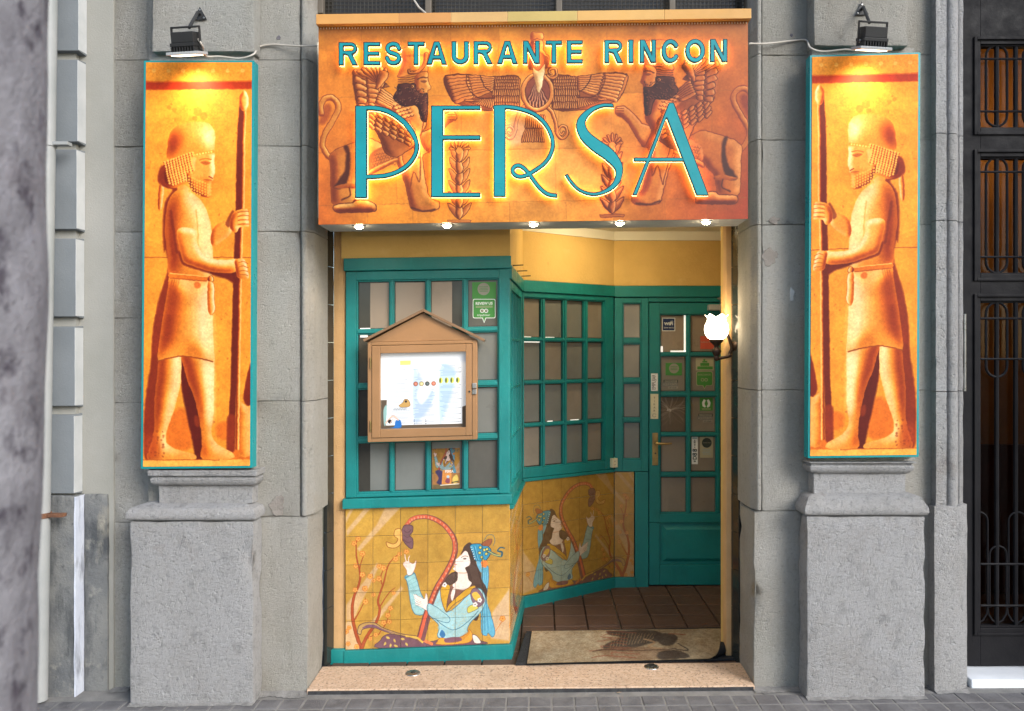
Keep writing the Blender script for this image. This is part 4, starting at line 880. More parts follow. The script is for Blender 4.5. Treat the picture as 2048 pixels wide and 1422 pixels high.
def pilaster(xl, xr, yt, yc, ycb, yn, yb, yg, bl, br, ul, ur, yu):
    """upper block, plain shaft, cap moulding, neck, torus and pedestal; all pixel rows"""
    p = stone(bld, xl, yu+2, xr, yc, -.06, .0, 'pilaster', STONE)
    stone(p, ul, -210, ur, yu, -.10, .0, 'upper_block', STONE, .008, .0025, .012)
    D = -.12; Z = lambda y, d=D: P(0, y, d).z; X = lambda x, d=D: P(x, 0, d).x
    e = .02; l, r_ = X(xl+8), X(xr-8)
    m = MB().vloft([(Z(ycb), l, r_, -.075), (Z(ycb-3), l-.012, r_+.012, -.090), (Z(ycb-9), l-.022, r_+.022, -.102), (Z(ycb-15), l-.024, r_+.024, -.105), (Z(ycb-19), l-.016, r_+.016, -.098), (Z(ycb-21), l-.014, r_+.014, -.095), (Z(ycb-23), l-.030, r_+.030, -.112), (Z(yc+1), l-.032, r_+.032, -.114)], .0, 3)
    m.build('cap_moulding', STONE2, p, True, angle=30)
    m = MB().vloft([(Z(yn), l+.004, r_-.004, -.072), (Z((yn+ycb)/2), l+.004, r_-.004, -.072), (Z(ycb), l+.002, r_-.002, -.074)], 0, 5); m.build('neck', STONE2, p, True, angle=35)
    L, R_ = X(bl), X(br)
    m = MB().vloft([(Z(yb), L-.002, R_+.002, D), (Z(yb-2), L-.010, R_+.010, D-.008), (Z(yb-7), L-.014, R_+.014, D-.013), (Z(yb-13), L-.014, R_+.014, D-.013), (Z(yb-19), L-.009, R_+.009, D-.009), (Z(yb-24), L-.001, R_-.001+.002, D-.001), (Z(yn+6), L+.012, R_-.012, D+.011), (Z(yn+3), L+.026, R_-.026, D+.024), (Z(yn+1), L+.046, R_-.046, D+.038), (Z(yn), L+.060, R_-.060, D+.046)], 0, 7)
    m.build('torus_moulding', STONE2, p, True, angle=38)
    stone(p, bl, yb+2, br, yg, D, .0, 'pedestal', STONE2, .008, .003, .013)
    return p
pilaster(298, 508, 105, 940, 975, 1010, 1041, GL, 259, 507, 303, 508, 104)
pilaster(1624, 1830, 92, 924, 950, 990, 1031, GRt, 1613, 1851, 1627, 1818, 92)

def patch(px, py, d, rx, ry, mat, name='repair_patch', seed=0, t=.0022):
    rnd = random.Random(seed); pts = [P(px+rx*(1+0.7*mnoise.noise((math.cos(q)*1.3+seed*7, math.sin(q)*1.3, seed))+.25*(rnd.random()-.5))*math.cos(q), py-ry*(1+0.7*mnoise.noise((math.cos(q)*1.3+seed*7, math.sin(q)*1.3, seed))+.25*(rnd.random()-.5))*math.sin(q), d-t) for q in np.linspace(0, math.tau, 30, False)]
    MB().prism(pts, (0, t+.006, 0)).build(name, mat, bld, False, .001, 1)
PATCH = pmat('brown_mortar_patch', (.22, .195, .17), (.30, .27, .24), .95, 14, .8, 120, .2, 0, (((.12, .10, .09), 30, .55, .7, .7),)); DARKP = pmat('dark_chip', (.10, .095, .11), (.15, .14, .15), .9, 20, .8, 90)
for k, q in enumerate(((556, 1014, .0, 15, 17, PATCH), (1541, 512, .0, 14, 15, PATCH), (1548, 440, .0, 11, 7, PATCH), (1584, 588, .0, 5, 13, pmat('pale_chip', (.55, .54, .52), None, .9, 20)), (557, 76, .0, 4, 4, DARKP), (1583, 70, .0, 3, 3, DARKP))): patch(*q, seed=k)
# right doorcase beside the neighbour's iron door
def vprism(plan, z0, z1, name, mat, parent, n=None, smooth=True):
    m = MB(); L = len(plan); n = n or max(2, int((z1-z0)/.06))
    for i in range(n+1):
        z = z0+(z1-z0)*i/n
        for x, y in plan:
            q = Vector((x, y, z)); e = mnoise.noise(q*16)*.0016+mnoise.noise(q*48)*.0009; m.v.append(q+Vector((e, -e, 0)))
    for i in range(n):
        for k in range(L-1): m.f.append((i*L+k, i*L+k+1, (i+1)*L+k+1, (i+1)*L+k)); m.mi.append(0)
    m.f += [tuple(range(L)), tuple(n*L+k for k in reversed(range(L)))]; m.mi += [0, 0]
    return m.build(name, mat, parent, smooth, angle=45)
for a, b in zip([-210, 272, 444, 782, 1012], [272, 444, 782, 1012]):
    z1, z0 = P(0, a, 0).z-.002, P(0, b, 0).z+.002; x = lambda px, d=0: P(px, 0, d).x
    xa = x(1872, -.05); plan = [(xa, 0), (xa, -.05), (x(1893, -.05), -.05), (x(1893, -.05)+.002, -.028)]
    c = x(1904, -.03); plan += [(c+.026*math.sin(t), -.022-.026*math.cos(t)) for t in (-1.3, -.9, -.45, 0, .45, .9, 1.35)]+[(x(1915, .01), .004), (x(1915, .01)+.004, .0), (x(1926, .0), .0), (x(1926, .0)+.004, .2)]
    vprism(plan, z0, z1, 'doorcase_moulding', STONE2, bld)
z1, z0 = P(0, 1012, -.06).z-.002, -.06; x = lambda px, d=0: P(px, 0, d).x
vprism([(x(1869, -.06), 0), (x(1869, -.06), -.06), (x(1911, -.06), -.06), (x(1934, -.0), .0), (x(1934, 0)+.002, .2)], z0, z1, 'doorcase_plinth', STONE2, bld)
MB().box((1.985, .06, P(0, -78, .14).z), (3.9, .26, 4.5)).build('door_lintel', STONE, bld)
MB().box((P(2170, 0, 0).x, -.05, -.05), (12, .3, 4.4)).build('stone_block', STONE, bld, False, .01)

def fillet(x0, x1, d, wd, seed):
    m = MB(); n = max(4, int((x1-x0)/6)); a = []
    for i in range(n+1):
        px = x0+(x1-x0)*i/n; x_ = P(px, 0, d).x; w_ = wd*(.35+.5*abs(mnoise.noise((px*.02, seed, 0)))+.35*abs(mnoise.noise((px*.11, seed, 3)))); h = .003+.009*abs(mnoise.noise((px*.07, seed, 9)))
        m.v += [Vector((x_, d+.004, gz(x_)+h+.004)), Vector((x_, d-w_*.35, gz(x_)+h*.4+.003)), Vector((x_, d-w_, gz(x_)+.0022))]
    for i in range(n):
        for k in range(2): m.f.append((i*3+k, i*3+k+1, i*3+k+4, i*3+k+3)); m.mi.append(0)
    m.build('cement_fillet', FILLET, bld, True, angle=180)
FILLET = pmat('cement_fillet', (.20, .195, .185), (.29, .28, .265), .95, 14, .8, 90, .2, 0, (((.13, .125, .12), 25, .52, .68, .7), ((.48, .46, .42), 9, .6, .74, .6)))
for k, q in enumerate(((226, 262, .07, .09), (259, 508, -.12, .05), (508, 618, .0, .10), (1505, 1614, .0, .10), (1612, 1852, -.12, .05), (1852, 1870, 0, .08), (1868, 1936, -.055, .05))): fillet(*q, k*3.7)
# transom behind wire mesh, above the sign
tr = thing('transom_grille', 'dark wire mesh transom window above the sign', 'window', (0, .12, 3.25))
zt0, zt1 = 3.24, 3.9
MB().box((-1.12, .2, zt0), (1.05, .21, zt1)).build('pane', GLASS, tr)
mm = MB()
for i in range(109): mm.box((-1.11+i*.02, .1245, zt0), (-1.11+i*.02+.004, .1265, zt1))
for i in range(17): mm.box((-1.11, .127, zt0+i*.02), (1.04, .129, zt0+i*.02+.004))
tag(mm.build('wire_mesh', MESHM, tr), kind='stuff')
for px in (640, 856, 1118, 1345, 1498): MB().pbox(px-6, -130, px+6, 26, .09, .135).build('mullion', pmat('mullion_%d' % px, (.13, .11, .085), None, .6), tr, False, .004)
tag(MB().tube([P(825, -40, .05), P(828, 0, .04), P(838, 15, .02), P(852, 27, -.02)], .005).build('loose_wire', CABLE), 'thin grey wire hanging down behind the top of the sign', 'wire')

# ---------------------------------------------------------------- neighbour on the left
EDGEWHITE = pmat('white_edge_tone', (.47, .475, .47), (.40, .41, .405), .7, 6, .1, 60, .3, 0, (((.35, .36, .36), 20, .64, .76, .5),))
nb = thing('neighbour_building', 'plastered neighbouring building with painted grey quoins at the left edge', 'building', (-2.6, .2, 0))
a = P(100, 995, .06); b = P(227, -210, .06); MB().box((-12, .06, -.1), (-3.6, .3, b.z+.5)).build('plaster_wall', PLASTER, nb); MB().rbox((-3.6, .06, -.05), (b.x, .3, b.z), .004, .12, .0012, .002, 90, 'noback').build('plaster_wall', PLASTER, nb, True, angle=180)
for k, (ya, yb) in enumerate([(-210, -65), (-50, 104), (116, 286), (296, 461), (474, 636), (651, 815), (828, 990)]):
    sh = -9*((ya+yb)/2-50)/900; x0, x1 = 60+sh, 157+sh
    a = P(x0, yb, .0); b = P(x1, ya, .0); m = MB()
    e = .012; q = [(a.x, a.z), (b.x, a.z), (b.x, b.z), (a.x, b.z)]
    m.hexa([(a.x, 0, a.z+e*.6), (b.x, 0, a.z+e*.6), (b.x, 0, b.z-e*.6), (a.x, 0, b.z-e*.6), (a.x, .062, a.z), (b.x+.006, .062, a.z), (b.x+.006, .062, b.z), (a.x, .062, b.z)])
    qo = m.build('quoin', QUOIN, nb, False, .003)
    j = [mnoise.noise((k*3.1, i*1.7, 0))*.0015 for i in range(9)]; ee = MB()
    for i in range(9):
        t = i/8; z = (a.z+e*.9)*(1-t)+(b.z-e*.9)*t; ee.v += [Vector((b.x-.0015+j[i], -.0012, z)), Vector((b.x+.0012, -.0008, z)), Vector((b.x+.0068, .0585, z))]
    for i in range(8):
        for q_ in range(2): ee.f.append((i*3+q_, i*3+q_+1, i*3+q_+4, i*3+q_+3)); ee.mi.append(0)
    ee.build('white_edge', EDGEWHITE, qo, False)  # much paler strip over the right bevel of each quoin
MB().pbox(60, -210, 152, 992, .03, .08).build('quoin_core', PLASTER, nb)
a = P(40, 1430, -.02); b = P(150, 992, -.02)
MB().rbox((a.x, -.02, -.08), (b.x, .07, b.z), .008, .06, .0015, .006, 91).build('plinth', CEMENT, nb, True, angle=180)
q0, q1 = P(150, 992, -.045), P(167, 992, .055); m = MB(); n = 24; random.seed(3)
for i in range(n+1):
    z = -.06+(b.z+.06-.004)*i/n; j1 = mnoise.noise((0, 1, z*9))*.004; j2 = mnoise.noise((0, 5, z*13))*.005
    m.v += [Vector((b.x-.003+j1, -.0225, z)), Vector((b.x+.003, -.022, z)), Vector((b.x+.0035, .054+j2, z))]
for i in range(n):
    for k in range(2): m.f.append((i*3+k, i*3+k+1, i*3+k+4, i*3+k+3)); m.mi.append(0)
m.build('whitewashed_edge', WHITEWASH, nb, True)
a = P(168, 1430, .045); b = P(215, 988, .045)
MB().rbox((a.x, .045, -.08), (b.x, .075, b.z), .006, .05, .002, .006, 92).build('cement_dado', CEMENT, nb, True, angle=180)
dp = thing('downpipe', 'white painted downpipe with clamps between the foreground pillar and quoins', 'pipe', P(92, 1415, -.08))
pts = [P(100-22*(y+150)/1550, y, -.08) for y in range(-200, 1440, 40)]; MB().tube(pts, .038, 16).build('pipe', PIPE, dp, True)
for y, mt in ((288, PIPE), (1030, RUST)):
    c = P(100-22*(y+150)/1550, y, -.08); MB().tube([c+Vector((0, 0, -.012)), c+Vector((0, 0, .012))], .043, 16).build('clamp', mt, dp, True)
    MB().box((c.x+.02, -.10, c.z-.008), (c.x+.11, -.08+.02, c.z+.008)).build('clamp_strap', mt, dp, False, .002)

# foreground pillar close to the lens
m = MB(); n = 60; sidesn = 28; fz0, fz1 = -.1, 2.6
for i in range(n+1):
    z = fz0+(fz1-fz0)*i/n; t = (PPY-(z-CAM.z)*-0)  # height only
    yv = PPY-(z-CAM.z)/.85*FPX; edge = 103-24*(max(min(yv, 1500), -100))/1422+3*mnoise.noise((z*9, 2, 1))+7*mnoise.noise((z*3.3, 8, 1))
    D_ = .85; th_ = math.atan((edge-PPX)/FPX); t_ = (D_-.19*math.sin(th_))/math.cos(th_); cx = t_*math.sin(th_)-.19*math.cos(th_); cy = CAM.y+t_*math.cos(th_)+.19*math.sin(th_)
    for k in range(sidesn):
        q = k*math.tau/sidesn; p = Vector((math.cos(q), math.sin(q), 0)); rr = .19*(1+.015*mnoise.noise(Vector((p.x*2, p.y*2, z*5)))+.008*mnoise.noise(Vector((p.x*6, p.y*6, z*14))))
        m.v.append(Vector((cx, cy, z))+p*rr)
for i in range(n):
    for k in range(sidesn): l = (k+1) % sidesn; m.f.append((i*sidesn+k, i*sidesn+l, (i+1)*sidesn+l, (i+1)*sidesn+k)); m.mi.append(0)
m.f.append(tuple(n*sidesn+k for k in range(sidesn))); m.mi.append(0)
tag(m.build('stone_pillar', PILLAR, None, True, angle=180), 'blurred mauve grey pillar close to the lens at the left edge', 'pillar')
# ---------------------------------------------------------------- entrance: threshold, floor, walls
a, b = P(625, 1382, -.015), P(1503, 1368, -.015)
th = MB(); n = 40
for i in range(n+1):
    x = -1.135+(1.045+1.135)*i/n; z = gz(x)+.022
    th.v += [Vector((x, -.02, gz(x)-.03)), Vector((x, -.02+mnoise.noise((x*30, 0, 0))*.001, z-.003)), Vector((x, -.016, z)), Vector((x, .26, z+.004)), Vector((x, .26, -.05))]
for i in range(n):
    for k in range(4): th.f.append((i*5+k, (i+1)*5+k, (i+1)*5+k+1, i*5+k+1)); th.mi.append(0)
th.f += [(0, 1, 2, 3, 4), tuple(n*5+k for k in (4, 3, 2, 1, 0))]; th.mi += [0, 0]
tsh = th.build('threshold_slab', GRANITE); tag(tsh, 'speckled pink granite threshold slab across the restaurant doorway', 'threshold')
m = MB()
for i in range(n+1): x = -1.13+(1.04+1.13)*i/n; m.v += [Vector((x, -.0235, gz(x)-.02)), Vector((x, -.0232, gz(x)+.017+mnoise.noise((x*40, 3, 0))*.0016))]
for i in range(n): m.f.append((i*2, i*2+2, i*2+3, i*2+1)); m.mi.append(0)
m.build('dark_edge', pmat('dark_edge_tone', (.025, .025, .028), (.05, .05, .05), .9, 30, .5, 120), tsh)  # dark strip along the front face of the threshold
for px, py, lab in ((826, 1344, 'round steel stud in the granite threshold below the left mural'), (1303, 1336, 'round steel stud in the granite threshold before the doormat')):
    k = (CAM.z-.035)/(py-PPY)*FPX; c = Vector(((px-PPX)*k/FPX, CAM.y+k, gz((px-PPX)*k/FPX)+.0255))
    o = thing('floor_stud', lab, 'stud', c, 'studs in the threshold')
    MB().lathe([(0, .0035), (.018, .004), (.024, .002), (.034, .004), (.038, .001), (.038, -.004)], c, n=24).build('cap', STEEL, o, True, angle=60)
    MB().lathe([(.0, .0065), (.011, .006), (.012, .003)], c, n=16).build('centre', BLACKP, o, True)
fl = MB().box((-1.2, .262, -.06), (1.7, 1.9, .012)).build('vestibule_floor', DGROUT); tag(fl, kind='structure')
A2, B2 = Vector((-.112, 1.22, 0)), Vector((.517, 1.66, 0)); DW = 1.66; FZ = .030
tm = None; T = .198; random.seed(11)
for i in range(14):
    for j in range(8):
        x = -1.10+i*T; y = .268+j*T
        if x+T < -.14 and j > 0: continue
        if y > 1.22+(x+T+.112)/1.43: continue
        if tm is None:
            m = MB().box((-T/2+.004, -T/2+.004, 0), (T/2-.004, T/2-.004, .022)); ob = m.build('floor_tile', TERRA, None, False, .003, 1); tm = ob.data
        else: ob = bpy.data.objects.new('floor_tile', tm); COL.objects.link(ob)
        ob.parent = fl; z = FZ-.022+gz(x)*.8-.008; ob.location = Vector((x+T/2, y+T/2, z+random.uniform(-.0008, .0008)))-fl.location; ob.rotation_euler = (random.uniform(-.004, .004), random.uniform(-.004, .004)-.008, 0)

# side strips and stucco posts of the opening
def strip(name, x0, d0, x1, d1, lab, yj, flip):
    o = thing(name, lab, 'tile strip', ((x0+x1)/2, d0, 0))
    z = .02; e = .008
    for zz in yj+[2.6]:
        m = MB(); q = [(x0, d0, z), (x1, d1, z), (x1, d1, zz-.002), (x0, d0, zz-.002)]; n_ = Vector((-(d1-d0), x1-x0, 0)).normalized()*(.02 if not flip else .02)
        m.add(q+[Vector(p)+n_ for p in q], [(0, 1, 2, 3), (5, 4, 7, 6), (4, 0, 3, 7), (1, 5, 6, 2), (3, 2, 6, 7), (4, 5, 1, 0)]); m.build('tile', BLACKT, o, False, .001, 1); z = zz
    q = [(x0, d0+.004, .02), (x1, d1+.004, .02), (x1, d1+.004, 2.6), (x0, d0+.004, 2.6)]; n_ = Vector((-(d1-d0), x1-x0, 0)).normalized()*.02
    MB().add([Vector(p)+n_*.2 for p in q]+[Vector(p)+n_*1.5 for p in q], [(0, 1, 2, 3), (5, 4, 7, 6), (4, 0, 3, 7), (1, 5, 6, 2), (3, 2, 6, 7), (4, 5, 1, 0)])
    return o
jl = [.32+.2*k for k in range(11)]
strip('dark_tile_strip', P(654, 0, .28).x, .28, P(667.5, 0, .345).x, .345, 'narrow strip of black tiles between stone jamb and left stucco post', jl, False)
strip('dark_tile_strip', P(1484, 0, .28).x, .345-.065, P(1469, 0, .345).x, .345, 'narrow strip of black tiles beside the wall lamp', jl, True)
def post(x0, x1, lab, d=.345):
    o = thing('stucco_post', lab, 'post', P((x0+x1)/2, 1330, d)); a = P(x0, 0, d).x; b = P(x1, 0, d).x
    MB().rbox((a, d, .03), (b, d+.12, 2.6), .004, .04, .0012, .001, x0).build('shaft', POST, o, True, angle=180)
    return o, a, b
po, a, b = post(667, 690.5, 'salmon stucco post left of the menu window')
MB().rbox((a-.012, .318, .0), (b+.004, .44, P(0, 1300, .318).z), .004, .05, .0006, .001, 5).build('base_board', TEAL, po, True, angle=180)
po2, a, b = post(1452, 1470, 'ochre stucco post behind the wall lamp')
MB().box((b-.014, .335, .03), (b-.004, .3455, 2.5)).build('cable_duct', pmat('ochre_duct', (.55, .30, .07), None, .6), po2, False, .002)
for zc in (2.33, 1.93, 1.6, 1.2): MB().box((b-.02, .333, zc), (b+.001, .346, zc+.012)).build('clip', RUST, po2, False, .001)
MB().box((b-.006, .31, .02), (b+.03, .36, .09)).build('base_board', TEAL, po2, False, .003)

# ---------------------------------------------------------------- bay window with the mural below
pl, pr_ = P(690, 1331, .33), P(1020, 1318, .37)
FB = Fr(pl, pr_-pl); LB = math.hypot(pr_.x-pl.x, pr_.y-pl.y)
def fpart(root, fr, name, mat, u0, u1, v0, v1, w0, w1, bev=.003):
    return MB().fbox(fr, u0, u1, v0, v1, w0, w1).build(name, mat, root, False, bev)
FILMSEED = random.Random(5)
def pane(root, fr, u0, u1, v0, v1, w, films, gaps=None, hi=None):
    """one glass pane with a frosted sheet behind it that leaves dark or bright slits at its edges"""
    p = fpart(root, fr, 'pane', GLASS, u0, u1, v0, v1, w-.006, w, .0006)
    if films is None: return p
    g = gaps or [FILMSEED.choice((.002, .004, .007)) for _ in range(4)]
    MB().fbox(fr, u0+g[0], u1-g[1], v0+g[2], v1-g[3], w+.0004, w+.0012).build('frosted_sheet', films, p)
    if hi:
        for (a, b, c, d) in hi: MB().fbox(fr, u0+a*(u1-u0), u0+b*(u1-u0), v0+c*(v1-v0), v0+d*(v1-v0), w+.0014, w+.002).build('light_slit', LIT, p)
    return p
LIT = emat('lit_room_glimpse', (1, .93, .8), .45)
def joinery(root, fr, u0, u1, v0, v1, cols, rows, films, depth=.05, wf=.0, mat=TEAL, mun=.026, gaps=None, his={}):
    gu0, gu1, gv0, gv1 = cols[0][0], cols[-1][1], rows[0][0], rows[-1][1]
    fpart(root, fr, 'stile', mat, u0, gu0-.008, v0, v1, wf-depth, wf); fpart(root, fr, 'stile', mat, gu1+.008, u1, v0, v1, wf-depth, wf)
    fpart(root, fr, 'rail', mat, gu0-.008, gu1+.008, v0, gv0-.008, wf-depth, wf-.001); fpart(root, fr, 'rail', mat, gu0-.008, gu1+.008, gv1+.008, v1, wf-depth, wf-.001)
    b = MB()
    for q in ((gu0-.009, gu0, gv0-.009, gv1+.009), (gu1, gu1+.009, gv0-.009, gv1+.009)): b.fbox(fr, *q, wf-depth, wf-.012)
    for q in ((gu0, gu1, gv0-.009, gv0), (gu0, gu1, gv1, gv1+.009)): b.fbox(fr, *q, wf-depth, wf-.0125)
    b.build('bead', mat, root, False, .002)
    for (a, b_), (c, d) in zip(cols, cols[1:]):
        m = MB().fbox(fr, b_, c, gv0, gv1, wf-depth, wf-.014); q = (c-b_)*.25; m.fbox(fr, b_+q, c-q, gv0, gv1, wf-.016, wf-.005); m.build('muntin', mat, root, False, .0025)
    for (a, b_), (c, d) in zip(rows, rows[1:]):
        m = MB().fbox(fr, gu0, gu1, b_, c, wf-depth, wf-.0155); q = (c-b_)*.25; m.fbox(fr, gu0, gu1, b_+q, c-q, wf-.0165, wf-.0065); m.build('muntin', mat, root, False, .0025)
    for i, (a, b_) in enumerate(cols):
        for j, (c, d) in enumerate(rows):
            f = films(i, j); pane(root, fr, a, b_, c, d, wf-.034, f, gaps(i, j) if gaps else None, his.get((i, j)))

bay = thing('bay_window', 'teal framed bay window of sixteen frosted panes behind the menu box', 'window', FB(LB/2, FB.px(850, 992)[1]-0, 0))
cols = [FB.rect(a, 600, b, 700)[:2] for a, b in ((715, 777), (788, 850), (861, 924), (936, 995))]
rows = [FB.rect(720, a, 990, b)[2:] for a, b in ((884, 981), (777, 870), (667, 763), (561, 655))]
vb, vt = FB.px(850, 991)[1], FB.px(850, 541)[1]
filmfn = lambda i, j: [[FILMS[2], FILMS[1], FILMS[1], FILMS[0]], [FILMS[2], FILMS[1], FILMS[1], FILMS[0]], [FILMS[2], FILMS[2], FILMS[2], FILMS[0]], [FILMS[3], FILMS[2], FILMS[2], FILMS[3]]][i][j]
def gapfn(i, j):
    if i == 0: return [.062, .003, .004, .004]
    if i == 2 and j == 3: return [.003, .055, .003, .004]
    return [.004, .003, .003, .005]
joinery(bay, FB, .004, LB-.004, vb, vt, cols, rows, filmfn, .06, 0, TEAL, gaps=gapfn, his={(0, 3): [(.05, .38, .0, .02)], (0, 2): [(.05, .3, .95, 1.0)]})
v541, v514 = FB.px(850, 540.5)[1], FB.px(850, 514.5)[1]
fpart(bay, FB, 'head_board', TEAL, -.006, LB+.006, v541+.002, v514, -.07, .012, .004)
v992, v1013 = FB.px(850, 992)[1], FB.px(850, 1012)[1]
fpart(bay, FB, 'sill', TEAL, -.010, LB+.010, v1013, v992-.001, -.07, .024, .005)
FN = thing('fascia_wall', 'shaded ochre wall strip between the sign and the bay window', 'wall', FB(LB/2, v514, -.05))
MB().fbox(FB, -.02, LB+.0, v514+.001, 2.66, -.09, -.004).build('plaster', YELLOW, FN)

# tiled murals: every tile is a piece of its own
H1 = art_harpist(1); HB = np.array((188., 150., 82.)); H1 = weather(H1*.82+HB*.18, .9, .05, 5)
HM1 = printmat('painted_tiles', H1, .22, .5, 0, .2, .3); HM2 = printmat('fainter_painted_tiles', (H1*.66+np.array((166., 126., 56.))*.34)*.93, .25, .5, 0, .3, .3); HM = HM1  # second print: fainter, slightly darker copy of the mural
def mural(name, label, fr, u0, u1, v0, v1, nx, ny, ua, ub, mirror, loc, root=None, w=0):
    o = root or thing(name, label, 'tile mural', loc)
    back = MB().fbox(fr, u0, u1, v0, v1, w-.05, w-.006).build('grout_bed', CGROUT, o)
    du, dv = (u1-u0)/nx, (v1-v0)/ny; g = .0011
    for i in range(nx):
        for j in range(ny):
            a, b, c, d = u0+i*du+g, u0+(i+1)*du-g, v0+j*dv+g, v0+(j+1)*dv-g; t = random.uniform(-.0004, .0004)
            m = MB().fbox(fr, a, b, c, d, w-.008, w+t)
            def uvf(p, fr=fr):
                rel = p-fr.o; u = rel.dot(fr.h); v = rel.z-u*fr.ux.z; s = ua+(ub-ua)*(u-u0)/(u1-u0)
                return (1-s if mirror else s), (v-v0)/(v1-v0)
            m.build('tile', HM, o, False, 0, uvf=uvf)
    return o
vm0, vm1 = FB.px(850, 1293.5)[1], v1013-.001
mural('harp_mural', 'six by five tile mural of a lady playing an arched harp below bay window', FB, .002, LB-.002, vm0, vm1, 6, 5, 0, 1, False, FB(LB/2, vm0, 0))
sk = MB().fbox(FB, -.004, LB+.012, -.012, vm0-.001, -.06, .016).build('skirting_board', TEAL, None, False, .004); tag(sk, 'teal skirting board under the front harp mural', 'skirting')

# return side of the bay
pc = FB(LB, 0, 0); FR_ = Fr(Vector((pc.x, pc.y, 0)), Vector((A2.x-pc.x, A2.y-pc.y, 0))); LR = math.hypot(A2.x-pc.x, A2.y-pc.y)
zb = lambda y: FB(LB, FB.px(1018, y)[1]).z
br = thing('bay_return', 'narrow teal side window of the bay facing the entrance', 'window', FR_(LR/2, 1.0, 0))
cw = (LR-.16)/4; rc = [(.08+k*cw+.012, .08+(k+1)*cw-.012) for k in range(4)]; rr = [(.93+k*.275, .93+k*.275+.25) for k in range(4)]
joinery(br, FR_, .005, LR-.002, .845, 2.06, rc, rr, lambda i, j: FILMS[2], .05, 0, TEAL)
fpart(br, FR_, 'head_board', TEAL, .0, LR-.002, 2.062, 2.135, -.06, .01); fpart(br, FR_, 'sill', TEAL, .028, LR-.004, .822, .842, -.06, .018)
mural('return_mural', 'narrow tile dado on the side of the bay by the doormat', FR_, .004, LR-.002, .11, .82, 6, 5, 0, .16, False, FR_(LR/2, .1, 0))
tag(MB().fbox(FR_, .02, LR-.002, .0, .108, -.05, .014).build('skirting_board', TEAL, None, False, .004), 'teal skirting board receding beside the doormat', 'skirting')
rw = MB().fbox(FR_, -.004, LR, 2.138, 2.53, -.05, .0).build('vestibule_wall', YELLOW); tag(rw, 'lit ochre wall strip above the side of the bay', 'wall')
for k in range(3): tag(MB().tube([FR_(.15+k*.3, 2.15, .0), FR_(.15+k*.3, 2.152, .06)], .003).build('nail', BLACKP), 'small nail sticking out above the side of the bay, %s' % ('nearest the street', 'the middle one', 'nearest the corner')[k], 'nail', 'nails above the bay')

# oblique wall with the second window and mural, then the door wall
FO = Fr(A2, B2-A2); LO = (B2-A2).length; FD = Fr(Vector((B2.x, DW, 0)), (1, 0, 0))
ow = thing('oblique_window', 'slanting teal window of sixteen dim frosted panes beside the door', 'window', FO(LO/2, .9, 0))
e = [FO.px(x, 700)[0] for x in (1050.5, 1085, 1093, 1128.5, 1136.6, 1170, 1178.5, 1209)]
cols = list(zip(e[0::2], e[1::2])); rows = [(.925, 1.185), (1.212, 1.462), (1.489, 1.742), (1.769, 2.02)]
joinery(ow, FO, .003, LO-.003, .86, 2.06, cols, rows, lambda i, j: FILMS[2] if (i+j) % 3 else FILMS[1], .05, 0, TEAL, his={(0, 2): [(.0, 1, .972, 1)], (0, 3): [(.0, .5, 0, .016)], (1, 3): [(.1, .6, 0, .014)], (3, 1): [(0, .035, .2, .7)], (1, 1): [(.2, .5, 0, .02)], (2, 1): [(.3, .8, 0, .018)]})
fpart(ow, FO, 'head_board', TEAL, .0, LO+.002, 2.062, 2.135, -.05, .012); fpart(ow, FO, 'sill', TEAL, .0, LO, .838, .858, -.05, .012)
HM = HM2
mu = mural('harp_mural', 'fainter mirrored tile mural of the harp lady on the slanting wall by the door', FO, .002, LO-.001, .105, .836, 5, 5, 0, .84, True, FO(LO/2, .1, 0))
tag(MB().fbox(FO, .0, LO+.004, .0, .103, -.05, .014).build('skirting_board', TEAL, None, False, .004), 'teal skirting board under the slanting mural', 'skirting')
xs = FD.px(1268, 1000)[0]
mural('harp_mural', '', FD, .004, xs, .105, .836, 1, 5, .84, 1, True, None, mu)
tag(MB().fbox(FD, .004, xs+.01, .0, .103, -.05, .012).build('skirting_board', TEAL, None, False, .004), 'short teal skirting board left of the green door', 'skirting')
for fr, L, lab in ((FO, LO, 'bright ochre wall above the slanting window'), (FD, 1.3, 'ochre wall above the green entrance door')):
    o = thing('vestibule_wall', lab, 'wall', fr(L/2, 2.14, -.02)); MB().fbox(fr, -.01 if fr is FO else .0, L, 2.138, 2.452, -.06, 0).build('ochre_band', YELLOW, o); MB().fbox(fr, -.01 if fr is FO else 0, L, 2.4535, 2.6, -.06, .004).build('cream_frieze', CREAM, o)
cl = MB().box((-.3, .26, 2.515), (1.75, 1.75, 2.6)).build('ceiling', CREAM); tag(cl, kind='structure')
tag(MB().box((1.62, .40, 0), (1.70, 1.75, 2.6)).build('side_wall', YELLOW), kind='structure')
tag(MB().box((.99, .41, .0), (1.64, .46, 2.6)).build('return_wall', YELLOW), kind='structure')
tag(MB().box((-1.3, 1.80, 0), (1.75, 1.9, 2.6)).build('shop_partition_wall', MORTAR), kind='structure')
MB().box((-1.2, .47, 2.40), (-.24, 1.8, 2.6)).build('bay_lid', MORTAR, FN)

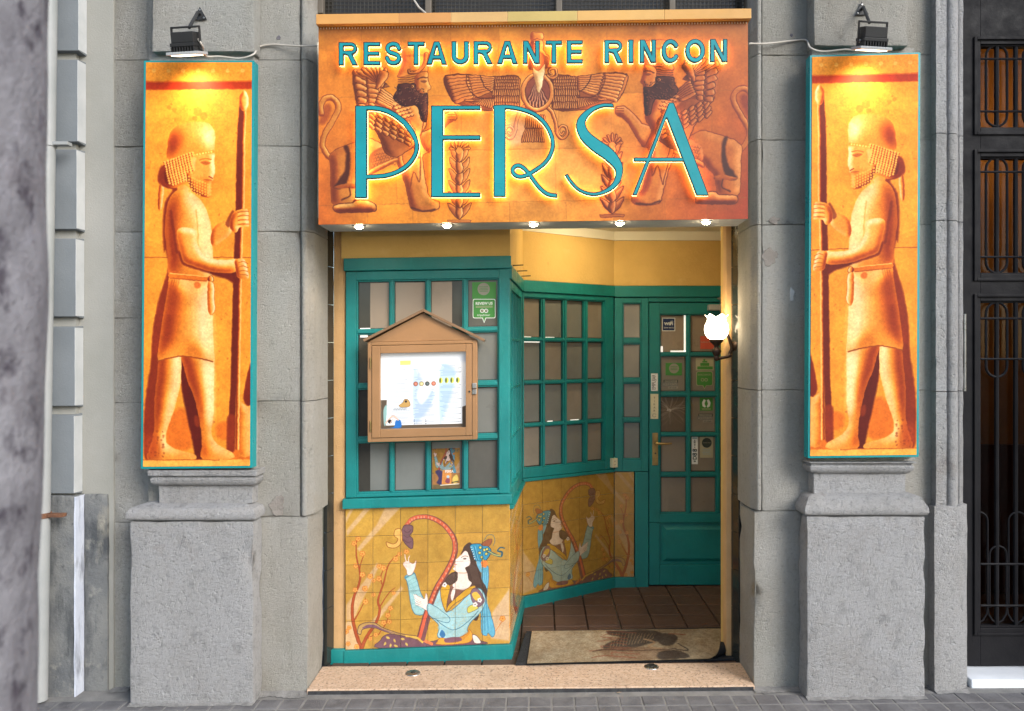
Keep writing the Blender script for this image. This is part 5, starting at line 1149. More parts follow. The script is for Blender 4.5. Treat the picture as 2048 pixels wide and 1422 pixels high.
# ---------------------------------------------------------------- door, sidelight
sd = thing('sidelight', 'teal sidelight with four stacked narrow panes left of the door', 'window', FD(.12, .9, 0))
ux = lambda x: FD.px(x, 700)[0]; vz = lambda y: FD.px(1350, y)[1]
rows = [(vz(917), vz(845.5)), (vz(835), vz(768)), (vz(755), vz(689)), (vz(675), vz(608))]
joinery(sd, FD, .004, ux(1297), vz(943), vz(595), [(ux(1247.5), ux(1281))], rows, lambda i, j: FILMS[1] if j > 1 else FILMS[2], .05, .0, TEAL)
fpart(sd, FD, 'door_post', TEAL, ux(1270), ux(1297), .03, vz(944), -.05, 0)
fpart(sd, FD, 'head_board', TEAL, .004, 1.3, vz(594), vz(572), -.06, .014); fpart(sd, FD, 'door_head', TEAL, ux(1297)+.001, 1.3, vz(603.5), vz(594.5), -.06, 0)
dr = thing('entrance_door', 'green glazed entrance door with fifteen panes and stickers', 'door', FD(.6, .04, -.03))
d0, d1 = ux(1299), ux(1299)+.80; dc = [(ux(1322.5), ux(1373.5)), (ux(1383), ux(1433)), (ux(1442.5), ux(1492))]
dro = [(vz(1026), vz(955)), (vz(945), vz(874)), (vz(865), vz(794)), (vz(783), vz(713)), (vz(704), vz(630))]
TEALD = TEAL
CR = printmat('cracked_glass_film', art_crack(), .25, .5)
FI = lambda i, j: FILMS[0] if j == 4 else (FILMS[1] if j > 1 else FILMS[1])
joinery(dr, FD, d0, d1, vz(1046), vz(605), dc, dro, FI, .045, -.012, TEALD, his={(0, 4): [(.93, 1, .02, 1), (.4, 1, .0, .04), (0, .1, 0, .16)]})
g0, g1 = ux(1320), d1-.085; vbm, vtm = vz(1131), vz(1047)
fpart(dr, FD, 'stile', TEALD, d0, g0, .045, vz(1047), -.057, -.012); fpart(dr, FD, 'stile', TEALD, g1, d1, .045, vz(1047), -.057, -.012)
fpart(dr, FD, 'bottom_rail', TEALD, g0+.001, g1-.001, .045, vbm, -.057, -.013)
m = MB().fbox(FD, g0, g1, vbm, vtm, -.057, -.034); m.build('panel_recess', TEALD, dr)
q = .045; m = MB(); a = [(g0+.02, vbm+.02), (g1-.02, vbm+.02), (g1-.02, vtm-.02), (g0+.02, vtm-.02)]; b = [(g0+q, vbm+q), (g1-q, vbm+q), (g1-q, vtm-q), (g0+q, vtm-q)]
m.add([FD(u, v, -.0335) for u, v in a]+[FD(u, v, -.016) for u, v in b], [(0, 1, 5, 4), (1, 2, 6, 5), (2, 3, 7, 6), (3, 0, 4, 7), (4, 5, 6, 7)]); m.build('raised_panel', TEALD, dr)
c0, c1, c2, c3 = dc[0][0]+.004, dc[0][1]-.004, dro[2][0]+.004, dro[2][1]-.004
def uvrect(fr, u0, u1, v0, v1):
    def f(p):
        rel = p-fr.o; u = rel.dot(fr.h); v = rel.z-u*fr.ux.z; return (u-u0)/(u1-u0), (v-v0)/(v1-v0)
    return f
MB().fbox(FD, c0, c1, c2, c3, -.0455, -.0440).build('cracked_film', CR, dr, uvf=uvrect(FD, c0, c1, c2, c3))
# furniture of the door
hd = fpart(dr, FD, 'handle_plate', BRASS, *FD.rect(1305, 866, 1316.5, 931), -.012, -.007, .003)
hu, hv = FD.px(1311, 886); MB().tube([FD(hu, hv, -.007), FD(hu, hv, .045), FD(hu+.02, hv, .052), FD(hu+.06, hv, .052), FD(hu+.105, hv+.003, .05)], [.009, .009, .009, .008, .0065], 10).build('lever', BRASS, hd, True)
ku, kv = FD.px(1311, 907); MB().tube([FD(ku, kv, -.0068), FD(ku, kv, -.004)], .006, 10).build('keyhole', BLACKP, hd)
cb = fpart(dr, FD, 'door_closer', SIGNGREY, *FD.rect(1415, 609.5, 1475, 621), -.012, .045, .006)
fpart(dr, FD, 'closer_bracket', STEEL, *FD.rect(1440, 603, 1452, 625), -.012, .03, .003)
p1, p2 = FD.px(1432, 598), FD.px(1470, 592); MB().tube([FD(*p1, .05), FD(*p2, .09)], .006, 8).build('closer_arm', STEEL, dr, True); MB().tube([FD(*p1, .05), FD(*FD.px(1455, 609), .04)], .005, 8).build('closer_arm', STEEL, dr, True)
BLACKI = flat('plate_ink', 60, 55, 40)
pl1 = fpart(dr, FD, 'push_plate', WHITE, *FD.rect(1302.5, 747, 1316, 782), -.012, -.0085, .001); u, v = FD.px(1309, 764); text_mesh('EMPUJAR', pl1, 'lettering', BLACKI, FD, u, v, -.0082, .036, .105, R(90))
pl2 = fpart(dr, FD, 'pull_plate', CREAMP, *FD.rect(1301.5, 788, 1317, 838), -.012, -.0085, .001)
for k, ch in enumerate('TIRAR'): u, v = FD.px(1309.2, 796+k*6.4); text_mesh(ch, pl2, 'lettering', BLACKI, FD, u, v, -.0082, .020)
u, v = FD.px(1309, 831); MB().tube([FD(u+.012*math.cos(t), v+.012*math.sin(t), -.0082) for t in np.linspace(.4, 5.9, 14)], .0012, 5).build('emblem', BLACKI, pl2)
so_ = thing('wall_socket', 'ivory socket box at the corner beside the sidelight', 'socket', FD(.0, .9, 0)); r_ = FO.rect(1220, 916, 1230, 934); MB().fbox(FO, *r_, .0, .03).build('box', SOCKET, so_, False, .003); uu, vv = (r_[0]+r_[1])/2, (r_[2]+r_[3])/2
for k in (-1, 1): MB().fbox(FO, uu-.006, uu-.001, vv+k*.012-.004, vv+k*.012+.004, .029, .031).build('slot', BLACKP, so_)
# ---------------------------------------------------------------- stickers and notices on the glass
WG = flat('white_print', 235, 238, 232); NAVY = flat('navy_vinyl', 18, 44, 92); REDV = flat('red_vinyl', 214, 92, 66); PALE = flat('pale_vinyl', 176, 170, 140); GREYV = flat('grey_vinyl', 150, 146, 132); DKV = flat('dark_vinyl', 48, 62, 58); SKYV = flat('pale_blue_print', 150, 176, 180)
WD = -.0425
def rectpart(root, fr, mat, x0, y0, x1, y1, w0, w1, name='sheet', bev=0): return MB().fbox(fr, *fr.rect(x0, y0, x1, y1), w0, w1).build(name, mat, root, False, bev)
def bubble(fr, x0, y0, x1, y1, tip, w0, w1, root, mat, name, g=0):
    """speech bubble with rounded corners and a tip below"""
    pts = []; r_ = 3.2
    for cx, cy, a0 in ((x1-r_-g, y1-r_-g, 0), (x0+r_+g, y1-r_-g, 90), (x0+r_+g, y0+r_+g, 180), (x1-r_-g, y0+r_+g, 270)):
        for t in range(0, 91, 30): pts.append((cx+r_*math.cos(R(a0+t)), cy+r_*math.sin(R(a0+t))))
    k = 4; xm = (x0+x1)/2; pts[k:k] = [(xm+4-g, y1-g), (xm, tip-g*2), (xm-4+g, y1-g)]
    q = [fr(*fr.px(x, y), w1) for x, y in pts]; return MB().prism(q[::-1], fr.n*(w0-w1)).build(name, mat, root)
def disc(fr, x, y, r_, w0, w1, root, mat, name='disc', n=20):
    q = [fr(*fr.px(x+r_*math.cos(t), y+r_*math.sin(t)), w1) for t in np.linspace(0, math.tau, n, False)]; return MB().prism(q[::-1], fr.n*(w0-w1)).build(name, mat, root)
def lett(root, fr, s, x, y, wpx, hpx, w, mat, rot=0, off=0):
    u, v = fr.px(x, y); k = abs(fr.px(x+wpx/2, y)[0]-fr.px(x-wpx/2, y)[0]); h = abs(fr.px(x, y+hpx/2)[1]-fr.px(x, y-hpx/2)[1])
    return text_mesh(s, root, 'lettering', mat, fr, u, v, w, h*1.35, k if rot == 0 else None, rot, off)
s = thing('review_sticker', 'green review sticker with white speech bubble in the bay window top right pane', 'sticker', FB(*FB.px(967, 610), -.03)); W0 = -.0325
rectpart(s, FB, GREENV, 944, 563, 992, 597, W0, W0+.0006); rectpart(s, FB, flat('grey_film', 92, 92, 84), 942, 597, 993, 650, W0, W0+.0004, 'film')
disc(FB, 967, 577, 12.5, W0+.0006, W0+.0012, s, GREYV)
for k in range(4): rectpart(s, FB, GREENV, 958+k % 2, 572+k*3, 976-k % 2, 573+k*3, W0+.0012, W0+.0016, 'line')
bubble(FB, 945, 597, 991, 636, 646, W0+.0006, W0+.0012, s, WG, 'bubble_edge'); bubble(FB, 945, 597, 991, 636, 646, W0+.0012, W0+.0016, s, GREENV, 'bubble', 1.3)
lett(s, FB, 'REVIEW US', 968, 606, 34, 5.6, W0+.0018, WG, 0, .0006)
for k in range(2): rectpart(s, FB, PALE, 951, 611+k*2.2, 985, 612+k*2.2, W0+.0016, W0+.002, 'line')
for sx in (-1, 1): disc(FB, 968+sx*4, 621, 4.2, W0+.0016, W0+.002, s, WG, 'eye', 14); disc(FB, 968+sx*4, 621, 2.8, W0+.002, W0+.0024, s, DKV, 'iris', 12); disc(FB, 968+sx*4, 621, 1.5, W0+.0024, W0+.0028, s, PALE, 'pupil', 10)
lett(s, FB, 'tripadvisor', 967, 630, 26, 4.4, W0+.0018, WG)
def dsheet(name, lab, x0, y0, x1, y1, mat): o = thing(name, lab, 'sticker', FD(*FD.px((x0+x1)/2, y1), WD)); rectpart(o, FD, mat, x0, y0, x1, y1, WD, WD+.0006); return o
s = dsheet('wifi_sticker', 'navy blue WiFi sticker with white border at the top of the door', 1326, 635, 1352.5, 662, WG); rectpart(s, FD, NAVY, 1327.5, 636.5, 1351, 660.5, WD+.0006, WD+.001, 'field')
lett(s, FD, 'WiFi', 1339, 647, 18, 6, WD+.0012, WG, 0, .001); lett(s, FD, 'ZONA GRATIS', 1339.5, 655, 20, 2.6, WD+.0012, WG)
for k in range(3): u, v = FD.px(1345.5, 644.5); MB().tube([FD(u+(.004+.004*k)*math.cos(t), v+(.003+.0035*k)*math.sin(t), WD+.0016) for t in np.linspace(.5, 2.64, 8)], .0009, 5).build('wave', WG, s)
s = dsheet('red_sticker', 'orange red sticker on the door pane behind the lamp globe', 1403, 672, 1436, 698, REDV); lett(s, FD, 'SALUT', 1414, 684, 18, 3, WD+.0012, PALE)
s = dsheet('green_sticker', 'green sticker with pale disc on the door left column', 1333, 726, 1366, 751, GREENV); disc(FD, 1350, 737, 10, WD+.0006, WD+.0012, s, GREYV)
for k in range(3): rectpart(s, FD, GREENV, 1343, 733+k*3, 1357, 734+k*3, WD+.0012, WD+.0016, 'line')
def punts(lab, x, y):
    s = dsheet('points_sticker', lab, x+2, y, x+31, y+6, DKV); rectpart(s, FD, GREYV, x+4, y+1, x+29, y+5, WD+.0006, WD+.001, 'band'); lett(s, FD, 'ACONSEGUEIX', x+16, y+3, 23, 3, WD+.0012, DKV)
    rectpart(s, FD, FILMS[2], x, y+5, x+30, y+13, WD+.0006, WD+.001, 'field'); lett(s, FD, 'AQUÍ PUNTS', x+15, y+9, 28, 5, WD+.0014, GREYV, 0, .0008); rectpart(s, FD, GREYV, x+11, y+13, x+31, y+18, WD, WD+.0008, 'tab'); lett(s, FD, 'el club', x+21, y+15.5, 14, 3, WD+.001, DKV)
punts('small dark points sticker under the green disc sticker', 1327, 760); punts('small dark points sticker under the leaf sticker', 1397, 828)
s = thing('review_sticker', 'pale green evaluation sticker on the door middle column', 'sticker', FD(*FD.px(1411, 780), WD)); rectpart(s, FD, PALE, 1394, 716, 1430, 741, WD, WD+.0005)
for a_, b_, c_, d_ in ((1403, 726, 1421, 732), (1397, 733, 1428, 739), (1407, 722, 1417, 725)): rectpart(s, FD, GREENV, a_, b_, c_, d_, WD+.0006, WD+.001, 'band')
disc(FD, 1411, 720, 2.2, WD+.0006, WD+.001, s, GREENV, n=10)
bubble(FD, 1395, 743, 1428, 772, 779, WD+.0002, WD+.0008, s, PALE, 'bubble_edge'); bubble(FD, 1395, 743, 1428, 772, 779, WD+.0008, WD+.0012, s, GREENV, 'bubble', 1); lett(s, FD, 'EVALÚANOS', 1411, 749, 26, 4, WD+.0014, PALE)
for sx in (-1, 1): disc(FD, 1411+sx*3.6, 760, 3.4, WD+.0012, WD+.0016, s, PALE, 'eye', 12); disc(FD, 1411+sx*3.6, 760, 2.2, WD+.0016, WD+.002, s, GREENV, 'iris', 10)
s = dsheet('leaf_sticker', 'green sticker with two white leaf halves on the door', 1402, 796, 1428, 822, GREENV)
for sx in (-1, 1): q = [FD(*FD.px(1415+sx*x_, y_), WD+.0012) for x_, y_ in ((1, 801), (5, 799), (8.5, 806), (7.5, 813), (3, 816), (1, 814), (3.5, 808))]; MB().prism(q if sx < 0 else q[::-1], FD.n*-.0006).build('leaf_half', WG, s)
rectpart(s, FD, PALE, 1406, 818, 1424, 819.5, WD+.0006, WD+.001, 'line')
s = dsheet('hours_strip', 'white vertical strip with black figures on the lower door pane', 1385.5, 875, 1398, 930, WG); MB
for k, (y_, h_) in enumerate(((882, 2), (886, 3), (891, 3), (896, 4), (902, 7), (910, 7), (917, 6), (924, 3))): lett(s, FD, '•H◦-88D8'[k] if k not in (0, 2) else 'o', 1391.8, y_, 5, h_*1.3, WD+.0012, BLK, R(90), .001)
rectpart(s, FD, SKYV, 1386.5, 876, 1397, 879, WD+.0006, WD+.001, 'band')
s = dsheet('notice_card', 'pale card with dark round seal on the lower door pane', 1402.5, 875, 1428.5, 917, PALE); disc(FD, 1416, 887, 10, WD+.0006, WD+.0012, s, DKV)
lett(s, FD, 'TravellersChoice', 1416, 886.5, 16, 2.2, WD+.0014, GREYV)
for k in range(4): rectpart(s, FD, SKYV, 1407+k % 2, 900+k*3, 1424-k % 3, 901+k*3, WD+.0006, WD+.001, 'line')

# ---------------------------------------------------------------- menu box, poster in the bay
mb_ = thing('menu_box', 'brown house shaped wooden menu box lit white inside', 'menu box', FB(*FB.px(845, 882, .1), .04))
WB = .115; u0, u1, v0, v1 = FB.rect(735, 682, 954.5, 882, WB)
uL, uR, vT = u0, u1, v1; ua, va = FB.px(845, 626, WB)
q = [(u0, v1), (u1, v1), (ua, va)]; MB().prism([FB(u, v, WB-.012) for u, v in q], FB.n*-.098).build('gable', BROWNP, mb_, False, .002)
gx0, gx1, gy0, gy1 = FB.rect(760, 705, 931.5, 857, WB)
for nm, r_ in (('side_board', (u0, u0+.02, v0, v1-.001)), ('side_board', (u1-.026, u1, v0, v1-.001)), ('top_board', (u0+.02, u1-.026, v1-.018, v1-.001)), ('bottom_board', (u0+.02, u1-.026, v0, v0+.02))): fpart(mb_, FB, nm, BROWNP, *r_, .004, WB-.004, .003)
dx0, dx1, dy0, dy1 = u0+.022, u1-.028, v0+.022, v1-.020
door = fpart(mb_, FB, 'door_frame', BROWNP, dx0, gx0, dy0, dy1, WB-.03, WB, .003)
fpart(door, FB, 'stile', BROWNP, gx1, dx1, dy0, dy1, WB-.03, WB, .003); fpart(door, FB, 'rail', BROWNP, gx0, gx1, dy0, gy0, WB-.03, WB-.0008, .003); fpart(door, FB, 'rail', BROWNP, gx0, gx1, gy1, dy1, WB-.03, WB-.0008, .003)
MENU = printmat('lit_menu_sheet', art_menu()*.88, .5, .3, .10)
MB().fbox(FB, gx0-.01, gx1+.01, gy0-.01, gy1+.01, .03, WB-.035).build('menu_sheet', MENU, mb_, uvf=uvrect(FB, gx0, gx1, gy0, gy1))
for sx in (-1, 1):
    t = .014; (ea, eb) = FB.px(729 if sx < 0 else 968, 682, WB); ap = FB.px(847, 622, WB)
    d_ = Vector((ap[0]-ea, ap[1]-eb)).normalized(); n_ = Vector((-d_.y, d_.x))*(-sx)*t*-1
    if n_.y < 0: n_ = -n_
    q = [(ea, eb-.004), (ap[0], ap[1]-.004), (ap[0], ap[1]-.004+t*1.1), (ea+n_.x, eb-.004+n_.y)]
    pp = [FB(u, v, WB+.016) for u, v in q]; MB().prism(pp if sx < 0 else pp[::-1], FB.n*-.13).build('roof_board', ROOFB, mb_, False, .002)
lk = FB.rect(944.5, 766, 953, 777, WB); l_ = fpart(mb_, FB, 'lock', STEEL, *lk, WB-.004, WB+.006, .002); fpart(mb_, FB, 'latch', STEEL, lk[0], lk[1], lk[2]-.03, lk[2]-.005, WB-.004, WB+.004, .002); kx = FB.px(939, 783, WB); MB().tube([FB(*kx, WB), FB(*kx, WB+.003)], .005, 10).build('keyhole', BLACKP, mb_)
for y_ in (715, 842): fpart(mb_, FB, 'hinge', BRASS, *FB.rect(740, y_, 742.5, y_+22, WB), WB-.006, WB+.003, .001)
po_ = thing('poster', 'small poster of the harp lady with PERSA lettering in the bottom pane', 'poster', FB(*FB.px(890, 980), -.03)); r_ = FB.rect(863.5, 898, 919, 979); MB().fbox(FB, *r_, -.0325, -.0315).build('sheet', printmat('poster_print', art_poster(H1), .3, .4), po_, uvf=uvrect(FB, *r_)); lett(po_, FB, 'PERSA', 898, 944.5, 17, 5.5, -.031, WG)

# ---------------------------------------------------------------- wall lamp
c = P(1433, 655, .30); sc_ = c.y-CAM.y; k = sc_/FPX
lp = thing('wall_lamp', 'lit white tulip glass wall lamp on a curved bronze arm', 'lamp', (c.x, c.y, P(0, 720, .30).z))
OPAL = emat('opal_glass_lit', (1, .82, .55), 8.0, (.9, .85, .75))
prof = [(.030, -.064), (.046, -.054), (.058, -.036), (.0635, -.012), (.060, .012), (.050, .032), (.045, .044), (.050, .056), (.058, .062)]
def scal(i, q, r_, h): e = max(0, (i-5)/3); return r_*(1+.08*e*math.cos(6*q)), h+.008*e*math.cos(6*q)
m = MB().lathe(prof, c, n=36, mod=scal); m.build('glass_shade', OPAL, lp, True, angle=180)
MB().lathe([(.026, -.095), (.012, -.090), (.010, -.082)][:0]+[(.003, -.178), (.012, -.172), (.016, -.160), (.012, -.150), (.020, -.140), (.026, -.125), (.020, -.112), (.013, -.106), (.012, -.098), (.026, -.082), (.034, -.076), (.035, -.064), (.030, -.058)], c, n=24).build('gallery', BRONZE, lp, True, angle=60)
bp = Vector((P(1469, 0, .325).x, .32, P(0, 692, .32).z)); ar = [(c.x-.006, c.y, c.z-.168), (c.x+.03, c.y, c.z-.160), (c.x+.07, c.y, c.z-.150), (bp.x-.03, bp.y, bp.z-.045), (bp.x-.016, bp.y, bp.z-.01), (bp.x-.03, bp.y, bp.z+.04), (bp.x-.045, bp.y, bp.z+.075)]
MB().tube([Vector(p) for p in smooth([tuple(p) for p in ar], 4, False)], .0085, 10).build('arm', BRONZE, lp, True)
MB().lathe([(.0, .010), (.008, .006), (.010, 0), (.008, -.006), (0, -.010)], Vector(ar[-1])+Vector((0, 0, .008)), n=12).build('finial', BRONZE, lp, True)
MB().lathe([(.0, .016), (.014, .014), (.024, .008), (.034, 0), (.034, -.006)], (bp.x+.002, bp.y, bp.z), (-1, 0, 0), 20).build('wall_plate', BRONZE, lp, True)
# vestibule ceiling lamp, out of sight above the sign edge
MB().lathe([(0, -.03), (.06, -.026), (.085, -.01), (.09, .02)], (.40, 1.02, 2.495), n=24).build('ceiling_lamp', emat('ceiling_lamp_lit', (1, .80, .48), 44), cl, True)

# ---------------------------------------------------------------- doormats, leaf
def floorpt(px, py, z): k = (CAM.z-z)/(py-PPY)*FPX; return Vector(((px-PPX)*k/FPX, CAM.y+k, z))
ma = MB(); z = .036; q = [floorpt(1031, 1331, z), floorpt(1479, 1322, z), floorpt(1452, 1259, z), floorpt(1052, 1266, z)]
for p in q: p.z = z+.009+gz(p.x)*.3
m = MB().hexa([q[0]-Vector((0, 0, .014)), q[1]-Vector((0, 0, .014)), q[1], q[0], q[3]-Vector((0, 0, .014)), q[2]-Vector((0, 0, .014)), q[2], q[3]])
mt = m.build('scraper_mat', pmat('black_scraper_mat', (.02, .021, .022), (.05, .05, .052), .95, 160, 1.0, 260, .2), None, False, .003); tag(mt, 'black bristly scraper mat lying under the printed doormat', 'doormat')
MAT = weather(art_mat()*.82+np.array((150., 138., 114.))*.18, 2.5, .12, 41); q = [floorpt(1054, 1328, .05), floorpt(1480, 1318, .05), floorpt(1447, 1259, .05), floorpt(1064, 1263, .05)]; nx, ny = 60, 26
dm = thing('doormat', 'beige printed doormat with a curled front right corner', 'doormat', (q[0]+q[2])/2)
def matpt(s, t, h):
    p = (q[0]*(1-s)+q[1]*s)*(1-t)+(q[3]*(1-s)+q[2]*s)*t; p = Vector((p.x, p.y, .047+gz(p.x)*.3))
    cr = q[1]; n_ = Vector((.62, -.78, 0)); dist = (p-cr).dot(n_)+.10; up = Vector((0, 0, 1)); Rr = .022
    if dist <= 0: return p+up*h+Vector((0, 0, .0012*mnoise.noise(p*9)))
    a = min(dist/Rr, math.pi*.93); ex = max(0, dist-Rr*math.pi*.93); o_ = p-n_*dist
    return o_+n_*(Rr*math.sin(a)+ex*math.cos(a)-h*math.sin(a))+up*(Rr*(1-math.cos(a))+ex*math.sin(a)+h*math.cos(a))
for nm, h, mt_, fl_ in (('printed_pile', .003, printmat('doormat_print', MAT, .95, .1, 0, .3), False), ('rubber_backing', -.003, pmat('black_rubber', (.015, .015, .016), None, .7), True)):
    m = MB(); uvs = {}
    for j in range(ny+1):
        for i in range(nx+1): m.v.append(matpt(i/nx, j/ny, h)); uvs[tuple(m.v[-1])] = (i/nx, j/ny)
    for j in range(ny):
        for i in range(nx): a = j*(nx+1)+i; f = (a, a+1, a+nx+2, a+nx+1); m.f.append(f if not fl_ else f[::-1]); m.mi.append(0)
    m.build(nm, mt_, dm, True, uvf=lambda p: uvs[tuple(p)], angle=180)
m = MB(); k = floorpt(1233, 1386, .012); base = [(0, 0), (.012, .007), (.030, .006), (.044, 0), (.030, -.008), (.012, -.008)]
m.add([k+Vector((a*.55+b*.8, -a*.5+b*.5, .004+.010*abs(b)*60*.02+a*.2)) for a, b in base], [(0, 1, 2, 3), (0, 3, 4, 5)])
tag(m.build('fallen_leaf', pmat('dry_leaf', (.50, .34, .20), (.62, .48, .34), .8, 60)), 'small dry tan leaf lying on the pavers before the threshold', 'leaf')

# ---------------------------------------------------------------- restaurant sign
sg = thing('restaurant_sign', 'printed box sign with glowing teal letters above the entrance', 'sign', P(1066, 455, -.1))
FS = Fr(P(637, 449, -.17), P(1496, 437.5, -.17)-P(637, 449, -.17))
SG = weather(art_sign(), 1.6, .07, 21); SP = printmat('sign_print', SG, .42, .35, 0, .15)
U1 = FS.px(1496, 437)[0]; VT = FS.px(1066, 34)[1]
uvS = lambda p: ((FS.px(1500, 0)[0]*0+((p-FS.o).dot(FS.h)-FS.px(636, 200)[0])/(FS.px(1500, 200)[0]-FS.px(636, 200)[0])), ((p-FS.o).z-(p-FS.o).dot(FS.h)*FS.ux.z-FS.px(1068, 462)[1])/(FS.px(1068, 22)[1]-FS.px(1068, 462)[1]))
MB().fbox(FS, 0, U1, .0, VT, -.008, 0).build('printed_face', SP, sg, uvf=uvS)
fpart(sg, FS, 'underside', SIGNGREY, .0, U1, .0, .012, -.215, -.0085, 0); 
for a_, b_ in ((0, .006), (U1-.006, U1)): fpart(sg, FS, 'end_plate', SIGNGREY, a_, b_, .0125, VT, -.21, -.0085, 0)
fpart(sg, FS, 'top_plate', SIGNGREY, .0065, U1-.0065, VT-.006, VT, -.21, -.0085, 0)
# capping strip printed like old stone, slightly wider than the sign
CAPS = (( .0, .19, (.62, .30, .08)), (.19, .31, (.56, .26, .075)), (.31, .44, (.60, .36, .13)), (.44, .6, (.50, .36, .11)), (.6, .8, (.60, .34, .10)), (.8, 1, (.58, .31, .085)))
ca, cb_ = FS.px(632, 34, .03)[0], FS.px(1503, 34, .03)[0]; c0v, c1v = FS.px(1068, 42.5, .03)[1], FS.px(1068, 22.5, .03)[1]
for s0, s1, col in CAPS:
    fpart(sg, FS, 'capping', pmat('capping_%d' % int(s0*100), col, tuple(x*.88 for x in col), .55, 6, .1, 60), ca+(cb_-ca)*s0, ca+(cb_-ca)*s1-.0006, c0v, c1v, -.2, .03, .002)
m = MB()
for i in range(150): u = .01+i*(U1-.02)/149; m.fbox(FS, u, u+.003, c0v-.012, c0v-.004, .0005, .003)
tag(m.build('staple_row', pmat('pale_staple', (.6, .5, .35), None, .5), sg), kind='stuff')
# recessed downlights in the underside
LED = emat('downlight_lit', (1, .78, .48), 90)
for i, (px, py) in enumerate(((715, 454), (892, 454), (1067, 452.5), (1241, 449), (1415, 446))):
    u = FS.px(px, py, -.02)[0]; cc = FS(u, -.001, -.05)
    o = MB().lathe([(.017, -.004), (.024, -.004), (.026, .0), (.026, .004)], cc, n=20).build('downlight', WHITE, sg, True)
    MB().lathe([(0, -.015), (.010, -.0135), (.017, -.009), (.020, -.001)], cc, n=16).build('lens', LED, o, True)
    l = bpy.data.lights.new('downlight_beam', 'SPOT'); l.energy = 8.0; l.spot_size = R(110); l.spot_blend = .6; l.color = (1, .74, .42); l.shadow_soft_size = .015
    lo = bpy.data.objects.new('downlight_beam', l); COL.objects.link(lo); lo.parent = o; lo.location = cc-wloc(o)+Vector((0, 0, -.012)); lo.rotation_euler = (R(8), 0, 0)

# letters from distance fields: white glowing body, black edge, teal face
def mk(fn, x0, y0, x1, y1, cell, iso):
    nx = int((x1-x0)/cell)+3; ny = int((y1-y0)/cell)+3; xs = x0-cell+np.arange(nx)*cell; ys = y0-cell+np.arange(ny)*cell
    X, Y = np.meshgrid(xs, ys); F = fn(X, Y)-iso; V = {}; verts = []; faces = []; segs = []
    def vid(p):
        key = (round(p[0], 3), round(p[1], 3))
        if key not in V: V[key] = len(verts); verts.append(p)
        return V[key]
    for j in range(ny-1):
        run = None
        for i in range(nx-1):
            c = [(i, j), (i+1, j), (i+1, j+1), (i, j+1)]; f = [F[b, a] for a, b in c]
            if all(v < 0 for v in f):
                if run is None: run = i
                continue
            if run is not None: faces.append([vid((xs[run], ys[j])), vid((xs[i], ys[j])), vid((xs[i], ys[j+1])), vid((xs[run], ys[j+1]))]); run = None
            if all(v >= 0 for v in f): continue
            poly = []; cr = []
            for k in range(4):
                a, b = c[k], c[(k+1) % 4]; fa, fb = f[k], f[(k+1) % 4]
                if fa < 0: poly.append(vid((xs[a[0]], ys[a[1]])))
                if (fa < 0) != (fb < 0):
                    t = fa/(fa-fb); q = vid((xs[a[0]]+(xs[b[0]]-xs[a[0]])*t, ys[a[1]]+(ys[b[1]]-ys[a[1]])*t)); poly.append(q); cr.append((q, fa < 0))
            if len(poly) > 2: faces.append(poly)
            if len(cr) == 2: segs.append((cr[0][0], cr[1][0]) if cr[0][1] else (cr[1][0], cr[0][0]))
            elif len(cr) == 4:
                o_ = [q for q, e in cr if e]; n_ = [q for q, e in cr if not e]; segs += list(zip(o_, n_))
    return verts, faces, segs
def letter_layer(root, fn, bb, cell, iso, w0, w1, mat, name, front=True, back=False):
    vs_, fs_, sg_ = mk(fn, *bb, cell, iso); m = MB(); n = len(vs_); wm = .046
    uv = [FS.px(x, y, wm) for x, y in vs_]
    m.v = [FS(u, v, w1) for u, v in uv]+[FS(u, v, w0) for u, v in uv]
    if front: m.f += [tuple(reversed(f)) for f in fs_]
    if back: m.f += [tuple(n+i for i in f) for f in fs_]
    m.f += [(a, b, n+b, n+a) for a, b in sg_]; m.mi = [0]*len(m.f)
    base = wloc(root); me = bpy.data.meshes.new(name); me.from_pydata([tuple(p-base) for p in m.v], [], m.f); me.update()
    return link_mesh(name, me, mat, root, base)
GLOW = emat('halo_acrylic', (1, .66, .22), 6.0, (.9, .85, .8)); RIM = emat('white_acrylic', (1, .70, .40), .30, (.52, .42, .31))
SIGNTEAL = pmat('teal_letter_vinyl', (.003, .27, .30), None, .35, 5)
def letter(fn, bb, cell, ch):
    o = letter_layer(sg, fn, bb, cell, 0, .036, .046, BLK, 'letter'); letter_layer(o, fn, bb, cell, -2.1, .046, .0475, SIGNTEAL, 'letter_face')
    letter_layer(o, fn, bb, cell, .4, .022, .0359, RIM, 'letter_body', False, False); letter_layer(o, fn, bb, cell, -.3, .017, .0218, GLOW, 'halo_light', False, True)
U_ = np.minimum; I_ = np.maximum
def rc(x0, y0, x1, y1): return lambda X, Y: poly_sd(X, Y, [(x0, y0), (x1, y0), (x1, y1), (x0, y1)])
z3 = lambda p: [(600+X/4.096, 190+Y/4.096) for X, Y in p]; z4 = lambda p: [(1050+X/4.096, 190+Y/4.096) for X, Y in p]
po = smooth(z3([(555, 85), (620, 86), (720, 110), (840, 180), (930, 280), (975, 395), (962, 490), (905, 578), (815, 642), (700, 680), (555, 690)]), 5, False)
pi_ = smooth(z3([(545, 125), (640, 132), (740, 168), (840, 245), (908, 335), (936, 405), (925, 480), (870, 556), (785, 612), (680, 642), (545, 650)]), 5, False)
po = np.vstack([z3([(450, 85)]), po, z3([(450, 690)])]); st = z3([(450, 85), (550, 845)])
letter(lambda X, Y: U_(I_(poly_sd(X, Y, po), -poly_sd(X, Y, pi_)), rc(*st[0], *st[1])(X, Y)), (708, 209, 842, 400), 1.6, 'P')
